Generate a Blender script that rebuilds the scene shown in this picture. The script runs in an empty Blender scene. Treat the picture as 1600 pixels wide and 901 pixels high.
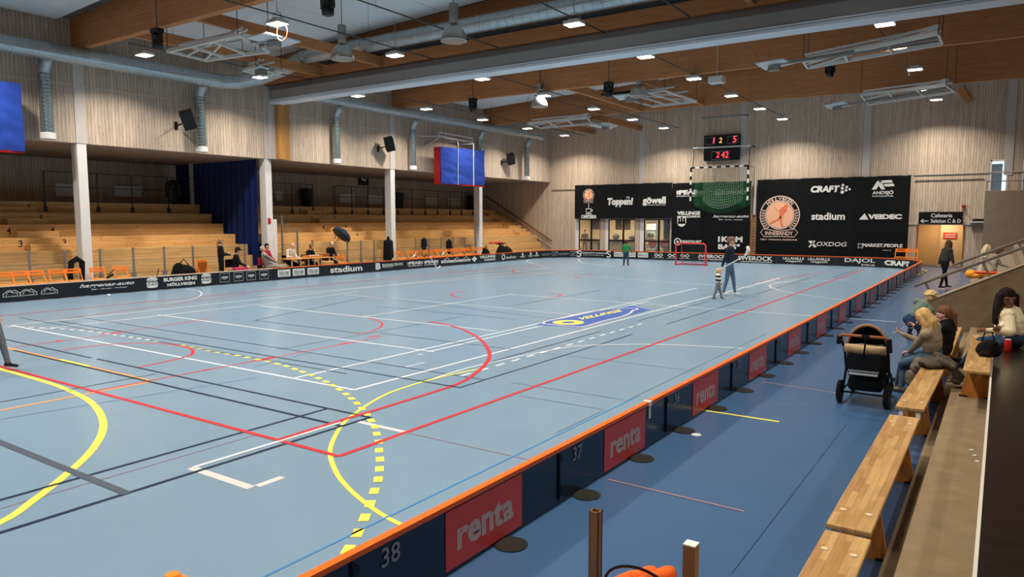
import bpy, bmesh, math, random
import numpy as np
from mathutils import Vector, Matrix, noise
random.seed(7)
S = bpy.context.scene
C = S.collection
PI = math.pi
# ---------------------------------------------------------------- camera, world, exposure
EYE = Vector((0, 0, 2.43))
FPX = 1124.66
# columns: camera right / down / forward expressed in world axes
CR = Vector((0.82701307, 0.5621827, 0.0))
CD = Vector((0.05349212, -0.07869094, -0.99546287))
CF = Vector((-0.559632, 0.82326081, -0.09515078))
cam_d = bpy.data.cameras.new('camera'); cam = bpy.data.objects.new('camera', cam_d); C.objects.link(cam)
cam_d.sensor_width = 36; cam_d.sensor_fit = 'HORIZONTAL'; cam_d.lens = FPX / 1600 * 36
cam_d.clip_start = 0.05; cam_d.clip_end = 200
M = Matrix.Identity(4)
for i in range(3):
    M[i][0] = CR[i]; M[i][1] = -CD[i]; M[i][2] = -CF[i]; M[i][3] = EYE[i]
cam.matrix_world = M
S.camera = cam
S.view_settings.view_transform = 'Standard'; S.view_settings.look = 'None'
S.view_settings.gamma = 1; S.view_settings.use_curve_mapping = False
S.view_settings.exposure = 0.0
LAMP_W = 30.5
w = bpy.data.worlds.new('world'); S.world = w; w.use_nodes = True
bg = w.node_tree.nodes['Background']; bg.inputs[0].default_value = (0.75, 0.88, 1.0, 1); bg.inputs[1].default_value = 2.2

def ray(px, py):
    return CR * (px - 800) + CD * (py - 450.5) + CF * FPX
def FL(px, py, z=0.0):
    d = ray(px, py); return EYE + d * ((z - EYE.z) / d.z)
def AX(px, py, x):
    d = ray(px, py); return EYE + d * ((x - EYE.x) / d.x)
def AY(px, py, y):
    d = ray(px, py); return EYE + d * ((y - EYE.y) / d.y)
def PX(p):
    v = Vector(p) - EYE; c = v.dot(CF); return (800 + FPX * v.dot(CR) / c, 450.5 + FPX * v.dot(CD) / c)

# ---------------------------------------------------------------- materials
MATS = {}
def srgb(r, g, b):
    f = lambda c: c / 12.92 if c <= 0.04045 else ((c + 0.055) / 1.055) ** 2.4
    return (f(r / 255), f(g / 255), f(b / 255), 1)
def mat(name, col, rough=0.6, metal=0.0, noise_amt=0.0, noise_scale=8.0, spec=0.4, emit=0.0, alpha=1.0, stretch=(1, 1, 1), bump=0.0):
    if name in MATS: return MATS[name]
    m = bpy.data.materials.new(name); m.use_nodes = True; nt = m.node_tree; b = nt.nodes['Principled BSDF']
    c = srgb(*col)
    b.inputs['Base Color'].default_value = c
    b.inputs['Roughness'].default_value = rough; b.inputs['Metallic'].default_value = metal
    b.inputs['Specular IOR Level'].default_value = spec
    if emit:
        b.inputs['Emission Color'].default_value = c; b.inputs['Emission Strength'].default_value = emit
    if alpha < 1: b.inputs['Alpha'].default_value = alpha
    if noise_amt or bump:
        tc = nt.nodes.new('ShaderNodeTexCoord'); mp = nt.nodes.new('ShaderNodeMapping'); mp.inputs['Scale'].default_value = stretch
        n = nt.nodes.new('ShaderNodeTexNoise'); n.inputs['Scale'].default_value = noise_scale; n.inputs['Detail'].default_value = 5
        nt.links.new(tc.outputs['Object'], mp.inputs[0]); nt.links.new(mp.outputs[0], n.inputs['Vector'])
        if noise_amt:
            mr = nt.nodes.new('ShaderNodeMapRange'); mr.inputs[1].default_value = 0.25; mr.inputs[2].default_value = 0.75
            mr.inputs[3].default_value = 1 - noise_amt; mr.inputs[4].default_value = 1 + noise_amt
            nt.links.new(n.outputs[0], mr.inputs[0])
            mx = nt.nodes.new('ShaderNodeVectorMath'); mx.operation = 'SCALE'; mx.inputs[0].default_value = c[:3]
            nt.links.new(mr.outputs[0], mx.inputs['Scale']); nt.links.new(mx.outputs[0], b.inputs['Base Color'])
        if bump:
            bp = nt.nodes.new('ShaderNodeBump'); bp.inputs['Strength'].default_value = bump; bp.inputs['Distance'].default_value = 0.02
            nt.links.new(n.outputs[0], bp.inputs['Height']); nt.links.new(bp.outputs[0], b.inputs['Normal'])
    MATS[name] = m; return m

def boards(name, base, dark, axis, width, grain_axis, rough=0.65, gap=0.08, tint=0.14, knots=0.5, gap_col=None, object_space=False, spec=0.3):
    """planks: axis = coordinate across the planks, grain_axis = along them"""
    if name in MATS: return MATS[name]
    m = bpy.data.materials.new(name); m.use_nodes = True; nt = m.node_tree; N = nt.nodes; L = nt.links
    b = N['Principled BSDF']; b.inputs['Roughness'].default_value = rough; b.inputs['Specular IOR Level'].default_value = spec
    if object_space:
        tc = N.new('ShaderNodeTexCoord'); pos = tc.outputs['Object']
    else:
        g = N.new('ShaderNodeNewGeometry'); pos = g.outputs['Position']
    sp = N.new('ShaderNodeSeparateXYZ'); L.new(pos, sp.inputs[0])
    def math_(op, a, bb=None):
        n = N.new('ShaderNodeMath'); n.operation = op
        for i, v in enumerate((a, bb)):
            if v is None: continue
            if isinstance(v, (int, float)): n.inputs[i].default_value = v
            else: L.new(v, n.inputs[i])
        return n.outputs[0]
    u = math_('DIVIDE', sp.outputs[axis], width)
    idx = math_('FLOOR', u); fr = math_('FRACT', u)
    wn = N.new('ShaderNodeTexWhiteNoise'); wn.noise_dimensions = '1D'; L.new(idx, wn.inputs['W'])
    # grain
    mp = N.new('ShaderNodeMapping'); sc = [28, 28, 28]; sc[grain_axis] = 1.6; mp.inputs['Scale'].default_value = sc
    cv = N.new('ShaderNodeCombineXYZ'); off = math_('MULTIPLY', wn.outputs['Value'], 37.0)
    for i in range(3): L.new(off, cv.inputs[i])
    ad = N.new('ShaderNodeVectorMath'); L.new(pos, ad.inputs[0]); L.new(cv.outputs[0], ad.inputs[1])
    L.new(ad.outputs[0], mp.inputs[0])
    n1 = N.new('ShaderNodeTexNoise'); n1.inputs['Scale'].default_value = 1; n1.inputs['Detail'].default_value = 4; L.new(mp.outputs[0], n1.inputs['Vector'])
    # knots
    mp2 = N.new('ShaderNodeMapping'); sk = [7, 7, 7]; sk[grain_axis] = 2.6; mp2.inputs['Scale'].default_value = sk; L.new(ad.outputs[0], mp2.inputs[0])
    vo = N.new('ShaderNodeTexVoronoi'); vo.inputs['Scale'].default_value = 1; L.new(mp2.outputs[0], vo.inputs['Vector'])
    kn = N.new('ShaderNodeMapRange'); kn.inputs[1].default_value = 0.07; kn.inputs[2].default_value = 0.17; kn.inputs[3].default_value = 1 - knots; kn.inputs[4].default_value = 1
    L.new(vo.outputs['Distance'], kn.inputs[0])
    t = math_('ADD', math_('MULTIPLY', math_('SUBTRACT', wn.outputs['Value'], 0.5), 2 * tint), 1.0)
    gr = N.new('ShaderNodeMapRange'); gr.inputs[1].default_value = 0.3; gr.inputs[2].default_value = 0.7; gr.inputs[3].default_value = 0.0; gr.inputs[4].default_value = 1.0
    L.new(n1.outputs[0], gr.inputs[0])
    mx = N.new('ShaderNodeMix'); mx.data_type = 'RGBA'; mx.inputs['A'].default_value = srgb(*dark); mx.inputs['B'].default_value = srgb(*base)
    L.new(gr.outputs[0], mx.inputs['Factor'])
    k = math_('MULTIPLY', t, kn.outputs[0])
    if gap:
        e = math_('GREATER_THAN', fr, gap); k = math_('MULTIPLY', k, math_('ADD', math_('MULTIPLY', e, 0.72), 0.28))
    vs = N.new('ShaderNodeVectorMath'); vs.operation = 'SCALE'; L.new(mx.outputs['Result'], vs.inputs[0]); L.new(k, vs.inputs['Scale'])
    L.new(vs.outputs[0], b.inputs['Base Color'])
    MATS[name] = m; return m

def staves(name, base, dark, spec=0.45):
    """laminated bench top: short staves along local y"""
    m = bpy.data.materials.new(name); m.use_nodes = True; nt = m.node_tree; N = nt.nodes; L = nt.links; b = N['Principled BSDF']
    b.inputs['Roughness'].default_value = 0.38; b.inputs['Specular IOR Level'].default_value = spec
    tc = N.new('ShaderNodeTexCoord'); mp = N.new('ShaderNodeMapping'); mp.inputs['Rotation'].default_value = (0, 0, PI / 2)
    L.new(tc.outputs['Object'], mp.inputs[0])
    br = N.new('ShaderNodeTexBrick'); br.inputs['Scale'].default_value = 1; br.inputs['Brick Width'].default_value = 0.34; br.inputs['Row Height'].default_value = 0.042
    br.inputs['Mortar Size'].default_value = 0.0006; br.inputs['Bias'].default_value = 0.0
    br.inputs['Color1'].default_value = srgb(*base); br.inputs['Color2'].default_value = srgb(*dark); br.inputs['Mortar'].default_value = srgb(*[int(c * .75) for c in dark])
    br.offset = 0.37; L.new(mp.outputs[0], br.inputs['Vector'])
    mp2 = N.new('ShaderNodeMapping'); mp2.inputs['Scale'].default_value = (60, 4, 60); L.new(tc.outputs['Object'], mp2.inputs[0])
    n = N.new('ShaderNodeTexNoise'); n.inputs['Scale'].default_value = 1; n.inputs['Detail'].default_value = 4; L.new(mp2.outputs[0], n.inputs['Vector'])
    mr = N.new('ShaderNodeMapRange'); mr.inputs[1].default_value = .3; mr.inputs[2].default_value = .7; mr.inputs[3].default_value = .82; mr.inputs[4].default_value = 1.1; L.new(n.outputs[0], mr.inputs[0])
    vs = N.new('ShaderNodeVectorMath'); vs.operation = 'SCALE'; L.new(br.outputs['Color'], vs.inputs[0]); L.new(mr.outputs[0], vs.inputs['Scale']); L.new(vs.outputs[0], b.inputs['Base Color'])
    MATS[name] = m; return m

def glass(name, tint=(0.9, 0.95, 0.95), gloss=0.12, alpha=0.06):
    m = bpy.data.materials.new(name); m.use_nodes = True; nt = m.node_tree; N = nt.nodes; L = nt.links
    for n in list(N):
        if n.type == 'BSDF_PRINCIPLED': N.remove(n)
    tr = N.new('ShaderNodeBsdfTransparent'); tr.inputs[0].default_value = (*tint, 1)
    gl = N.new('ShaderNodeBsdfGlossy'); gl.inputs['Roughness'].default_value = 0.03
    df = N.new('ShaderNodeBsdfDiffuse'); df.inputs[0].default_value = (.6, .65, .65, 1)
    a = N.new('ShaderNodeMixShader'); a.inputs[0].default_value = gloss; L.new(tr.outputs[0], a.inputs[1]); L.new(gl.outputs[0], a.inputs[2])
    bb = N.new('ShaderNodeMixShader'); bb.inputs[0].default_value = alpha; L.new(a.outputs[0], bb.inputs[1]); L.new(df.outputs[0], bb.inputs[2])
    L.new(bb.outputs[0], N['Material Output'].inputs[0]); MATS[name] = m; return m

court = mat('court_blue', (115, 139, 156), 0.27, noise_amt=0.035, noise_scale=1.3, spec=0.5)
outer = mat('surround_blue', (60, 88, 120), 0.25, noise_amt=0.05, noise_scale=1.1, spec=0.5)
clad_y = boards('cladding_left', (210, 190, 170), (176, 155, 136), 1, 0.118, 2, gap=0.09, tint=0.10, knots=0.35)
clad_x = boards('cladding_end', (216, 195, 173), (182, 160, 138), 0, 0.118, 2, gap=0.09, tint=0.10, knots=0.35)
glulam = boards('glulam', (194, 131, 84), (168, 108, 64), 2, 0.045, 0, gap=0.0, tint=0.05, knots=0.35)
glulam_y = boards('glulam_purlin', (196, 134, 86), (170, 110, 66), 2, 0.045, 1, gap=0.0, tint=0.05, knots=0.35)
glulam_z = boards('glulam_post', (196, 146, 82), (170, 118, 62), 1, 0.045, 2, gap=0.0, tint=0.07, knots=0.2)
pine = boards('pine_tier', (236, 188, 124), (210, 160, 98), 2, 0.115, 1, gap=0.05, tint=0.07, knots=0.4)
bench_wood = staves('bench_wood', (190, 151, 97), (158, 116, 69))
bench_leg = boards('bench_leg', (196, 128, 62), (168, 100, 42), 0, 0.2, 2, gap=0, tint=.05, knots=.3, object_space=True)
white_paint = mat('white_paint', (222, 218, 212), 0.5, noise_amt=0.03, noise_scale=3)
strip_paint = mat('strip_paint', (196, 188, 182), 0.55, noise_amt=0.03, noise_scale=3)
panel_white = mat('acoustic_white', (212, 212, 212), 0.8, noise_amt=0.03, noise_scale=4)
deck_m = mat('deck_steel', (128, 120, 116), 0.6, 0.2)
galv = mat('galvanised', (176, 184, 186), 0.36, 0.6, noise_amt=0.10, noise_scale=5)
dark_metal = mat('dark_metal', (74, 76, 76), 0.45, 0.6)
grey_metal = mat('grey_metal', (148, 146, 142), 0.4, 0.5)
light_steel = mat('light_steel', (214, 214, 210), 0.45, 0.15)
black = mat('black', (18, 18, 19), 0.5)
black_gloss = mat('black_gloss', (14, 15, 18), 0.25)
board_blk = mat('board_black', (24, 27, 33), 0.22, spec=0.5, noise_amt=0.06, noise_scale=9)
board_navy = mat('board_navy', (30, 40, 62), 0.2, spec=0.5, noise_amt=0.06, noise_scale=9)
orange = mat('orange_rail', (246, 104, 34), 0.4)
orange_pl = mat('orange_plastic', (242, 132, 44), 0.42)
cloth_blk = mat('banner_black', (22, 22, 22), 0.85, noise_amt=0.15, noise_scale=2.5, stretch=(3, 1, .3))
white_ink = mat('white_ink', (224, 222, 216), 0.6)
grey_ink = mat('grey_ink', (150, 152, 156), 0.6)
red_ad = mat('red_advert', (226, 76, 64), 0.3, noise_amt=0.04, noise_scale=6)
conc = mat('concrete', (134, 114, 86), 0.75, noise_amt=0.16, noise_scale=5, bump=0.1)
conc_d = mat('concrete_grey', (138, 122, 104), 0.75, noise_amt=0.12, noise_scale=3, bump=0.1)
rubber = mat('dark_floor', (31, 23, 19), 0.22, noise_amt=0.2, noise_scale=14, spec=0.5)
window_glass = glass('window_glass')
screen_glass = glass('screen_glass', (.95, .96, .95), 0.035, 0.004)
# ---------------------------------------------------------------- mesh helpers
WM = {}
SPLIT = {'side_rail', 'cross_bar', 'folding_arm', 'hanger', 'hook', 'handle_strap', 'post', 'bracket', 'side_post', 'yoke', 'drawer_front', 'shelf', 'hanger_rod', 'rubber_foot', 'bottom_rail', 'board_mount', 'stretcher', 'strap', 'grey_band', 'seam'}
def world_of(o):
    return WM.get(o.name, Matrix.Identity(4))
def setk(o, label=None, cat=None, group=None, kind=None):
    if label: o['label'] = label
    if cat: o['category'] = cat
    if group: o['group'] = group
    if kind: o['kind'] = kind
    return o
def thing(name, label, cat, loc=(0, 0, 0), rotz=0.0, group=None, kind=None):
    o = bpy.data.objects.new(name, None); C.objects.link(o); o.empty_display_size = 0.1
    m = Matrix.Translation(Vector(loc)) @ Matrix.Rotation(rotz, 4, 'Z')
    o.location = loc; o.rotation_euler = (0, 0, rotz); WM[o.name] = m
    return setk(o, label, cat, group, kind)

class MB:
    def __init__(s): s.v = []; s.f = []; s.mi = []; s.cur = 0
    def add(s, vs, fs):
        n = len(s.v); s.v += [Vector(p) for p in vs]; s.f += [tuple(i + n for i in f) for f in fs]; s.mi += [s.cur] * len(fs); return s
    def xf(s, m):
        s.v = [m @ p for p in s.v]; return s
    def box(s, c, d, rz=0.0, m=None):
        hx, hy, hz = d[0] / 2, d[1] / 2, d[2] / 2
        vs = [Vector((x, y, z)) for x in (-hx, hx) for y in (-hy, hy) for z in (-hz, hz)]
        R = (m.to_3x3() if m is not None else Matrix.Rotation(rz, 3, 'Z'))
        vs = [R @ p + Vector(c) for p in vs]
        return s.add(vs, [(0, 1, 3, 2), (4, 6, 7, 5), (0, 4, 5, 1), (2, 3, 7, 6), (0, 2, 6, 4), (1, 5, 7, 3)])
    def rng(s, x0, x1, y0, y1, z0, z1):
        return s.box(((x0 + x1) / 2, (y0 + y1) / 2, (z0 + z1) / 2), (abs(x1 - x0), abs(y1 - y0), abs(z1 - z0)))
    def bbox(s, c, d, r, rz=0.0, m=None):
        """box with chamfered edges"""
        bm = bmesh.new(); bmesh.ops.create_cube(bm, size=1.0)
        for v in bm.verts: v.co = Vector((v.co.x * d[0], v.co.y * d[1], v.co.z * d[2]))
        bmesh.ops.bevel(bm, geom=bm.edges[:], offset=min(r, min(d) * .45), segments=2, affect='EDGES', profile=.5)
        R = (m.to_3x3() if m is not None else Matrix.Rotation(rz, 3, 'Z'))
        bm.verts.index_update()
        s.add([R @ v.co + Vector(c) for v in bm.verts], [tuple(v.index for v in f.verts) for f in bm.faces]); bm.free(); return s
    def bar(s, p, q, w, h, up=(0, 0, 1)):
        p = Vector(p); q = Vector(q); d = (q - p); L = d.length
        if L < 1e-6: return s
        d /= L; u = Vector(up)
        if abs(d.dot(u)) > .98: u = Vector((0, 1, 0)) if abs(d.y) < .9 else Vector((1, 0, 0))
        sd = d.cross(u).normalized(); u = sd.cross(d)
        vs = [a + sd * (x * w / 2) + u * (y * h / 2) for a in (p, q) for x, y in ((-1, -1), (1, -1), (1, 1), (-1, 1))]
        return s.add(vs, [(3, 2, 1, 0), (4, 5, 6, 7), (0, 1, 5, 4), (1, 2, 6, 5), (2, 3, 7, 6), (3, 0, 4, 7)])
    def path(s, pts, r, n=8, closed=False, cap=True):
        pts = [Vector(p) for p in pts]; rs = r if isinstance(r, (list, tuple)) else [r] * len(pts)
        rings = []; ref = None; k = len(pts)
        for i, p in enumerate(pts):
            a = pts[i - 1] if (i > 0 or closed) else p; b = pts[(i + 1) % k] if (i < k - 1 or closed) else p
            t = (b - a).normalized() if (b - a).length > 1e-9 else Vector((0, 0, 1))
            if ref is None: ref = Vector((0, 0, 1)) if abs(t.z) < .9 else Vector((1, 0, 0))
            sd = t.cross(ref).normalized(); up = sd.cross(t).normalized(); ref = up
            rings.append([p + (sd * math.cos(2 * PI * j / n) + up * math.sin(2 * PI * j / n)) * rs[i] for j in range(n)])
        vs = [v for rg in rings for v in rg]; fs = []
        for i in range(k if closed else k - 1):
            i2 = (i + 1) % k
            for j in range(n): fs.append((i * n + j, i * n + (j + 1) % n, i2 * n + (j + 1) % n, i2 * n + j))
        if cap and not closed: fs.append(tuple(range(n))[::-1]); fs.append(tuple((k - 1) * n + j for j in range(n)))
        return s.add(vs, fs)
    def lathe(s, c, prof, n=20, m=None):
        """prof: (radius, z) list, closed with end caps when r>0"""
        vs = []; fs = []
        for r, z in prof:
            for j in range(n): vs.append(Vector((r * math.cos(2 * PI * j / n), r * math.sin(2 * PI * j / n), z)))
        for i in range(len(prof) - 1):
            for j in range(n): fs.append((i * n + j, i * n + (j + 1) % n, (i + 1) * n + (j + 1) % n, (i + 1) * n + j))
        fs.append(tuple(range(n))[::-1]); fs.append(tuple((len(prof) - 1) * n + j for j in range(n)))
        R = m.to_3x3() if m is not None else Matrix.Identity(3)
        return s.add([R @ v + Vector(c) for v in vs], fs)
    def prism(s, poly, e):
        """planar polygon (3-D points) pushed along e"""
        n = len(poly); e = Vector(e); vs = [Vector(p) for p in poly] + [Vector(p) + e for p in poly]
        fs = [tuple(range(n))[::-1], tuple(range(n, 2 * n))] + [(i, (i + 1) % n, n + (i + 1) % n, n + i) for i in range(n)]
        return s.add(vs, fs)
    def ball(s, c, d, n=12, m=None):
        pr = [(math.sin(PI * i / n) * .5 + 1e-4, -math.cos(PI * i / n) * .5) for i in range(n + 1)]
        k = len(s.v); s.lathe((0, 0, 0), pr, n=max(8, n)); R = m.to_3x3() if m is not None else Matrix.Identity(3)
        d = d if isinstance(d, (tuple, list)) else (d, d, d)
        for i in range(k, len(s.v)): s.v[i] = R @ Vector((s.v[i].x * d[0], s.v[i].y * d[1], s.v[i].z * d[2])) + Vector(c)
        return s
    def cone(s, a, ra, b, rb, flat=None, n=12):
        """rounded cone (closed); flat=(dir, factor) squashes the section along dir"""
        a = Vector(a); b = Vector(b); d = b - a; L = d.length
        t = d / L if L > 1e-6 else Vector((0, 0, 1))
        prof = [(ra * math.cos(x), -ra * math.sin(x)) for x in (1.45, 1.0, .5, 0)] + [(rb * math.cos(x), L + rb * math.sin(x)) for x in (0, .5, 1.0, 1.45)]
        q = t.to_track_quat('Z', 'Y').to_matrix(); k = len(s.v)
        s.lathe((0, 0, 0), prof, n=n)
        for i in range(k, len(s.v)):
            p = q @ s.v[i]
            if flat: f = Vector(flat[0]).normalized(); p = p + f * (p.dot(f) * (flat[1] - 1))
            s.v[i] = p + a
        return s
    def islands(s):
        par = list(range(len(s.v)))
        def fd(i):
            while par[i] != i: par[i] = par[par[i]]; i = par[i]
            return i
        for f in s.f:
            a = fd(f[0])
            for i in f[1:]: par[fd(i)] = a
        out = {}
        for k, f in enumerate(s.f): out.setdefault(fd(f[0]), []).append(k)
        res = []
        for ks in out.values():
            m_ = MB(); used = sorted({i for k in ks for i in s.f[k]}); mp = {u: j for j, u in enumerate(used)}
            m_.v = [s.v[u] for u in used]; m_.f = [tuple(mp[i] for i in s.f[k]) for k in ks]; m_.mi = [s.mi[k] for k in ks]; res.append(m_)
        return res
    def build(s, name, m, parent=None, smooth=False, local=False, auto=None):
        if parent is not None and name in SPLIT and not auto:
            o = None
            for p in s.islands(): o = p.build(name, m, parent, smooth, local, True)
            return o
        me = bpy.data.meshes.new(name)
        vs = s.v
        if parent is not None and not local:
            inv = world_of(parent).inverted(); vs = [inv @ p for p in s.v]
        me.from_pydata([tuple(p) for p in vs], [], s.f)
        ms = m if isinstance(m, (list, tuple)) else [m]
        for x in ms: me.materials.append(x)
        if len(ms) > 1: me.polygons.foreach_set('material_index', s.mi)
        bm = bmesh.new(); bm.from_mesh(me); bmesh.ops.recalc_face_normals(bm, faces=bm.faces[:]); bm.to_mesh(me); bm.free()
        if smooth: me.polygons.foreach_set('use_smooth', [True] * len(me.polygons))
        o = bpy.data.objects.new(name, me); C.objects.link(o)
        if parent is not None:
            o.parent = parent; WM[o.name] = world_of(parent)
        return o
def flat_build(mb, name, m, parent=None, local=False):
    """like build, but keeps the winding (open printed shapes)"""
    me = bpy.data.meshes.new(name); vs = mb.v
    if parent is not None and not local:
        inv = world_of(parent).inverted(); vs = [inv @ p for p in mb.v]
    me.from_pydata([tuple(p) for p in vs], [], mb.f); me.materials.append(m)
    o = bpy.data.objects.new(name, me); C.objects.link(o)
    if parent is not None: o.parent = parent; WM[o.name] = world_of(parent)
    return o
def single(mb, name, m, label, cat, group=None, smooth=False):
    o = mb.build(name, m, None, smooth); return setk(o, label, cat, group)
def struct(mb, name, m, parent=None):
    o = mb.build(name, m, parent)
    if parent is None: o['kind'] = 'structure'
    return o
def dup(root, loc, rotz=0.0, label=None, group=None, scale=None):
    r = root.copy(); C.objects.link(r); r.location = loc; r.rotation_euler = (0, 0, rotz)
    if scale: r.scale = (scale,) * 3
    WM[r.name] = Matrix.Translation(Vector(loc)) @ Matrix.Rotation(rotz, 4, 'Z')
    if label: r['label'] = label
    if group: r['group'] = group
    for ch in list(root.children):
        c = ch.copy(); C.objects.link(c); c.parent = r
        for g in list(ch.children):
            d = g.copy(); C.objects.link(d); d.parent = c
    return r

# ---- lettering
TXT = {}
def text_mesh(t, bold=0.0, italic=0.0):
    key = (t, bold, italic)
    if key in TXT: return TXT[key]
    cu = bpy.data.curves.new('t', 'FONT'); cu.body = t; cu.offset = bold; cu.shear = italic; cu.fill_mode = 'FRONT'; cu.resolution_u = 3
    ob = bpy.data.objects.new('t', cu); me = ob.to_mesh()
    vs = [(v.co.x, v.co.y) for v in me.vertices]; fs = [tuple(p.vertices) for p in me.polygons]
    ob.to_mesh_clear(); bpy.data.objects.remove(ob); bpy.data.curves.remove(cu)
    xs = [v[0] for v in vs]; ys = [v[1] for v in vs]
    x0, x1, y0, y1 = min(xs), max(xs), min(ys), max(ys)
    vs = [((x - x0) / (x1 - x0) - .5, (y - y0) / (y1 - y0) - .5) for x, y in vs]
    TXT[key] = (vs, fs); return TXT[key]
class Print:
    """flat printed shapes in (u, v) mapped to 3-D by fn(u, v)"""
    def __init__(s, fn): s.fn = fn; s.mb = MB()
    def text(s, t, cu, cv, w, h, bold=0.015, italic=0.0):
        vs, fs = text_mesh(t, bold, italic); s.mb.add([s.fn(cu + x * w, cv + y * h) for x, y in vs], fs); return s
    def poly(s, pts):
        s.mb.add([s.fn(u, v) for u, v in pts], [tuple(range(len(pts)))]); return s
    def rect(s, u0, u1, v0, v1): return s.poly([(u0, v0), (u1, v0), (u1, v1), (u0, v1)])
    def disc(s, cu, cv, r, ry=None, n=28): return s.poly([(cu + r * math.cos(2 * PI * i / n), cv + (ry or r) * math.sin(2 * PI * i / n)) for i in range(n)])
    def line(s, pts, wd, closed=False):
        n = len(pts); k = n if closed else n - 1; P = [Vector((a, b)) for a, b in pts]
        L = []; Rr = []
        for i in range(n):
            a = P[i - 1] if (i > 0 or closed) else P[i]; b = P[(i + 1) % n] if (i < n - 1 or closed) else P[i]
            t = (b - a).normalized(); nn = Vector((-t.y, t.x)); L.append(P[i] + nn * wd / 2); Rr.append(P[i] - nn * wd / 2)
        vs = [s.fn(*p) for p in L] + [s.fn(*p) for p in Rr]
        s.mb.add(vs, [(n + i, n + (i + 1) % n, (i + 1) % n, i) for i in range(k)]); return s
    def ring(s, cu, cv, r, wd, n=36, a0=0, a1=2 * PI):
        if a1 - a0 > 6.28: return s.line([(cu + r * math.cos(2 * PI * i / n), cv + r * math.sin(2 * PI * i / n)) for i in range(n)], wd, True)
        return s.line([(cu + r * math.cos(a0 + (a1 - a0) * i / n), cv + r * math.sin(a0 + (a1 - a0) * i / n)) for i in range(n + 1)], wd)
    def done(s, name, m, parent, local=False): return flat_build(s.mb, name, m, parent, local)
def on_x(x, y0=0.0, z0=0.0): return lambda u, v: Vector((x, y0 + u, z0 + v))
def on_y(y, x0=0.0, z0=0.0): return lambda u, v: Vector((x0 + u, y, z0 + v))
def ztop(x): return 9.05 + 0.045 * (x + 26)
# ---------------------------------------------------------------- floor and court lines
XL, XR, YE = -24.10, -3.06, 41.0
YW = 43.0; YB = -3.5; XW = 8.0; XC = -26.0; XG = -33.0
mb = MB()
mb.rng(XL, XR - 0.02, YB, YE, -0.2, 0.0); mb.cur = 1
mb.rng(XG - .3, XL, YB, YW, -0.2, 0.0); mb.rng(XR - 0.02, XW, YB, YW, -0.2, 0.0); mb.rng(XL, XR - 0.02, YE, YW, -0.2, 0.0)
mb.rng(-25, 2, YW, 50, -0.2, 0.0)
floor = struct(mb, 'floor', [court, outer])
PAINT = dict(white=mat('line_white', (200, 203, 203), .4), red=mat('line_red', (186, 54, 58), .4), black=mat('line_black', (36, 48, 64), .4),
             yellow=mat('line_yellow', (222, 205, 88), .4), orange=mat('line_orange', (230, 144, 84), .4), seam=mat('line_seam', (96, 122, 144), .4),
             grey=mat('line_grey', (76, 84, 94), .4), brown=mat('line_brown', (134, 110, 118), .4), blue=mat('line_blue', (76, 130, 176), .4), cream=mat('line_cream', (204, 192, 186), .4), pink=mat('line_pink', (146, 118, 122), .4))
LZ = [0.0]
def cl(col, wd, pts, close=False, snap=True):
    """a painted line; pts are floor points (x, y)"""
    pts = [tuple(p) for p in pts]
    if snap and len(pts) == 2:
        (a, b), (c, d) = pts
        if abs(a - c) < .12 * abs(b - d): a = c = (a + c) / 2
        elif abs(b - d) < .12 * abs(a - c): b = d = (b + d) / 2
        pts = [(a, b), (c, d)]
    LZ[0] = (LZ[0] + 0.00012) % 0.003
    z = 0.0012 + LZ[0]
    pr = Print(lambda u, v: Vector((u, v, z))); pr.line(pts, wd, close)
    return pr.done(col + '_line', PAINT[col], floor)
def f2(px, py): p = FL(px, py); return (p.x, p.y)
def q(ox, oy, pts): return [f2(ox + x / 4, oy + y / 4) for x, y in pts]
def smooth(pts, n=6):
    out = []
    for i in range(len(pts) - 1):
        p0 = Vector(pts[max(i - 1, 0)]); p1 = Vector(pts[i]); p2 = Vector(pts[i + 1]); p3 = Vector(pts[min(i + 2, len(pts) - 1)])
        for k in range(n):
            t = k / n; out.append(tuple(.5 * ((2 * p1) + (p2 - p0) * t + (2 * p0 - 5 * p1 + 4 * p2 - p3) * t * t + (3 * p1 - p0 - 3 * p2 + p3) * t ** 3)))
    out.append(tuple(pts[-1])); return out
cl('white', .055, [(-18.81, 7.12), (-7.58, 7.12)]); cl('white', .055, [(-7.58, 7.12), (-7.58, 31.0)])
cl('white', .05, [(-18.81, 7.12), (-18.81, 31.0)])
def ql(col, wd, a, b): cl(col, wd, [f2(*a), f2(*b)])
ql('white', .05, (459, 590), (1090, 450)); ql('white', .05, (674, 550), (1010, 470)); ql('white', .05, (68, 516), (400, 474)); ql('white', .05, (250, 491), (674, 550))
ql('white', .05, (410, 477), (772, 518)); ql('white', .045, (568, 495), (800, 459)); ql('white', .04, (540, 460), (800, 482))
ql('white', .05, (800, 460), (1400, 503)); ql('white', .04, (410, 476), (560, 455)); ql('white', .04, (800, 484), (900, 491))
cl('white', .05, smooth([f2(*p) for p in [(893, 541), (960, 538), (1050, 538.5), (1160, 544)]]))
cl('white', .04, smooth([f2(*p) for p in [(893, 541), (850, 549), (800, 559), (730, 575), (662, 596)]]))
ql('white', .05, (1180, 442), (1330, 437)); ql('white', .045, (1218, 434), (1180, 444)); cl('white', .045, smooth([f2(*p) for p in [(1330, 470), (1240, 458), (1203, 448), (1215, 442), (1250, 436)]]))
cl('white', .04, smooth([f2(*p) for p in [(290, 451), (310, 454), (314, 461), (296, 468), (255, 475)]]))
cl('white', .05, smooth([f2(*p) for p in [(960, 402), (910, 404), (905, 407), (915, 411), (960, 416)]])); cl('white', .05, smooth([f2(*p) for p in [(870, 402), (832, 405), (824, 409), (850, 415)]]))
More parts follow.
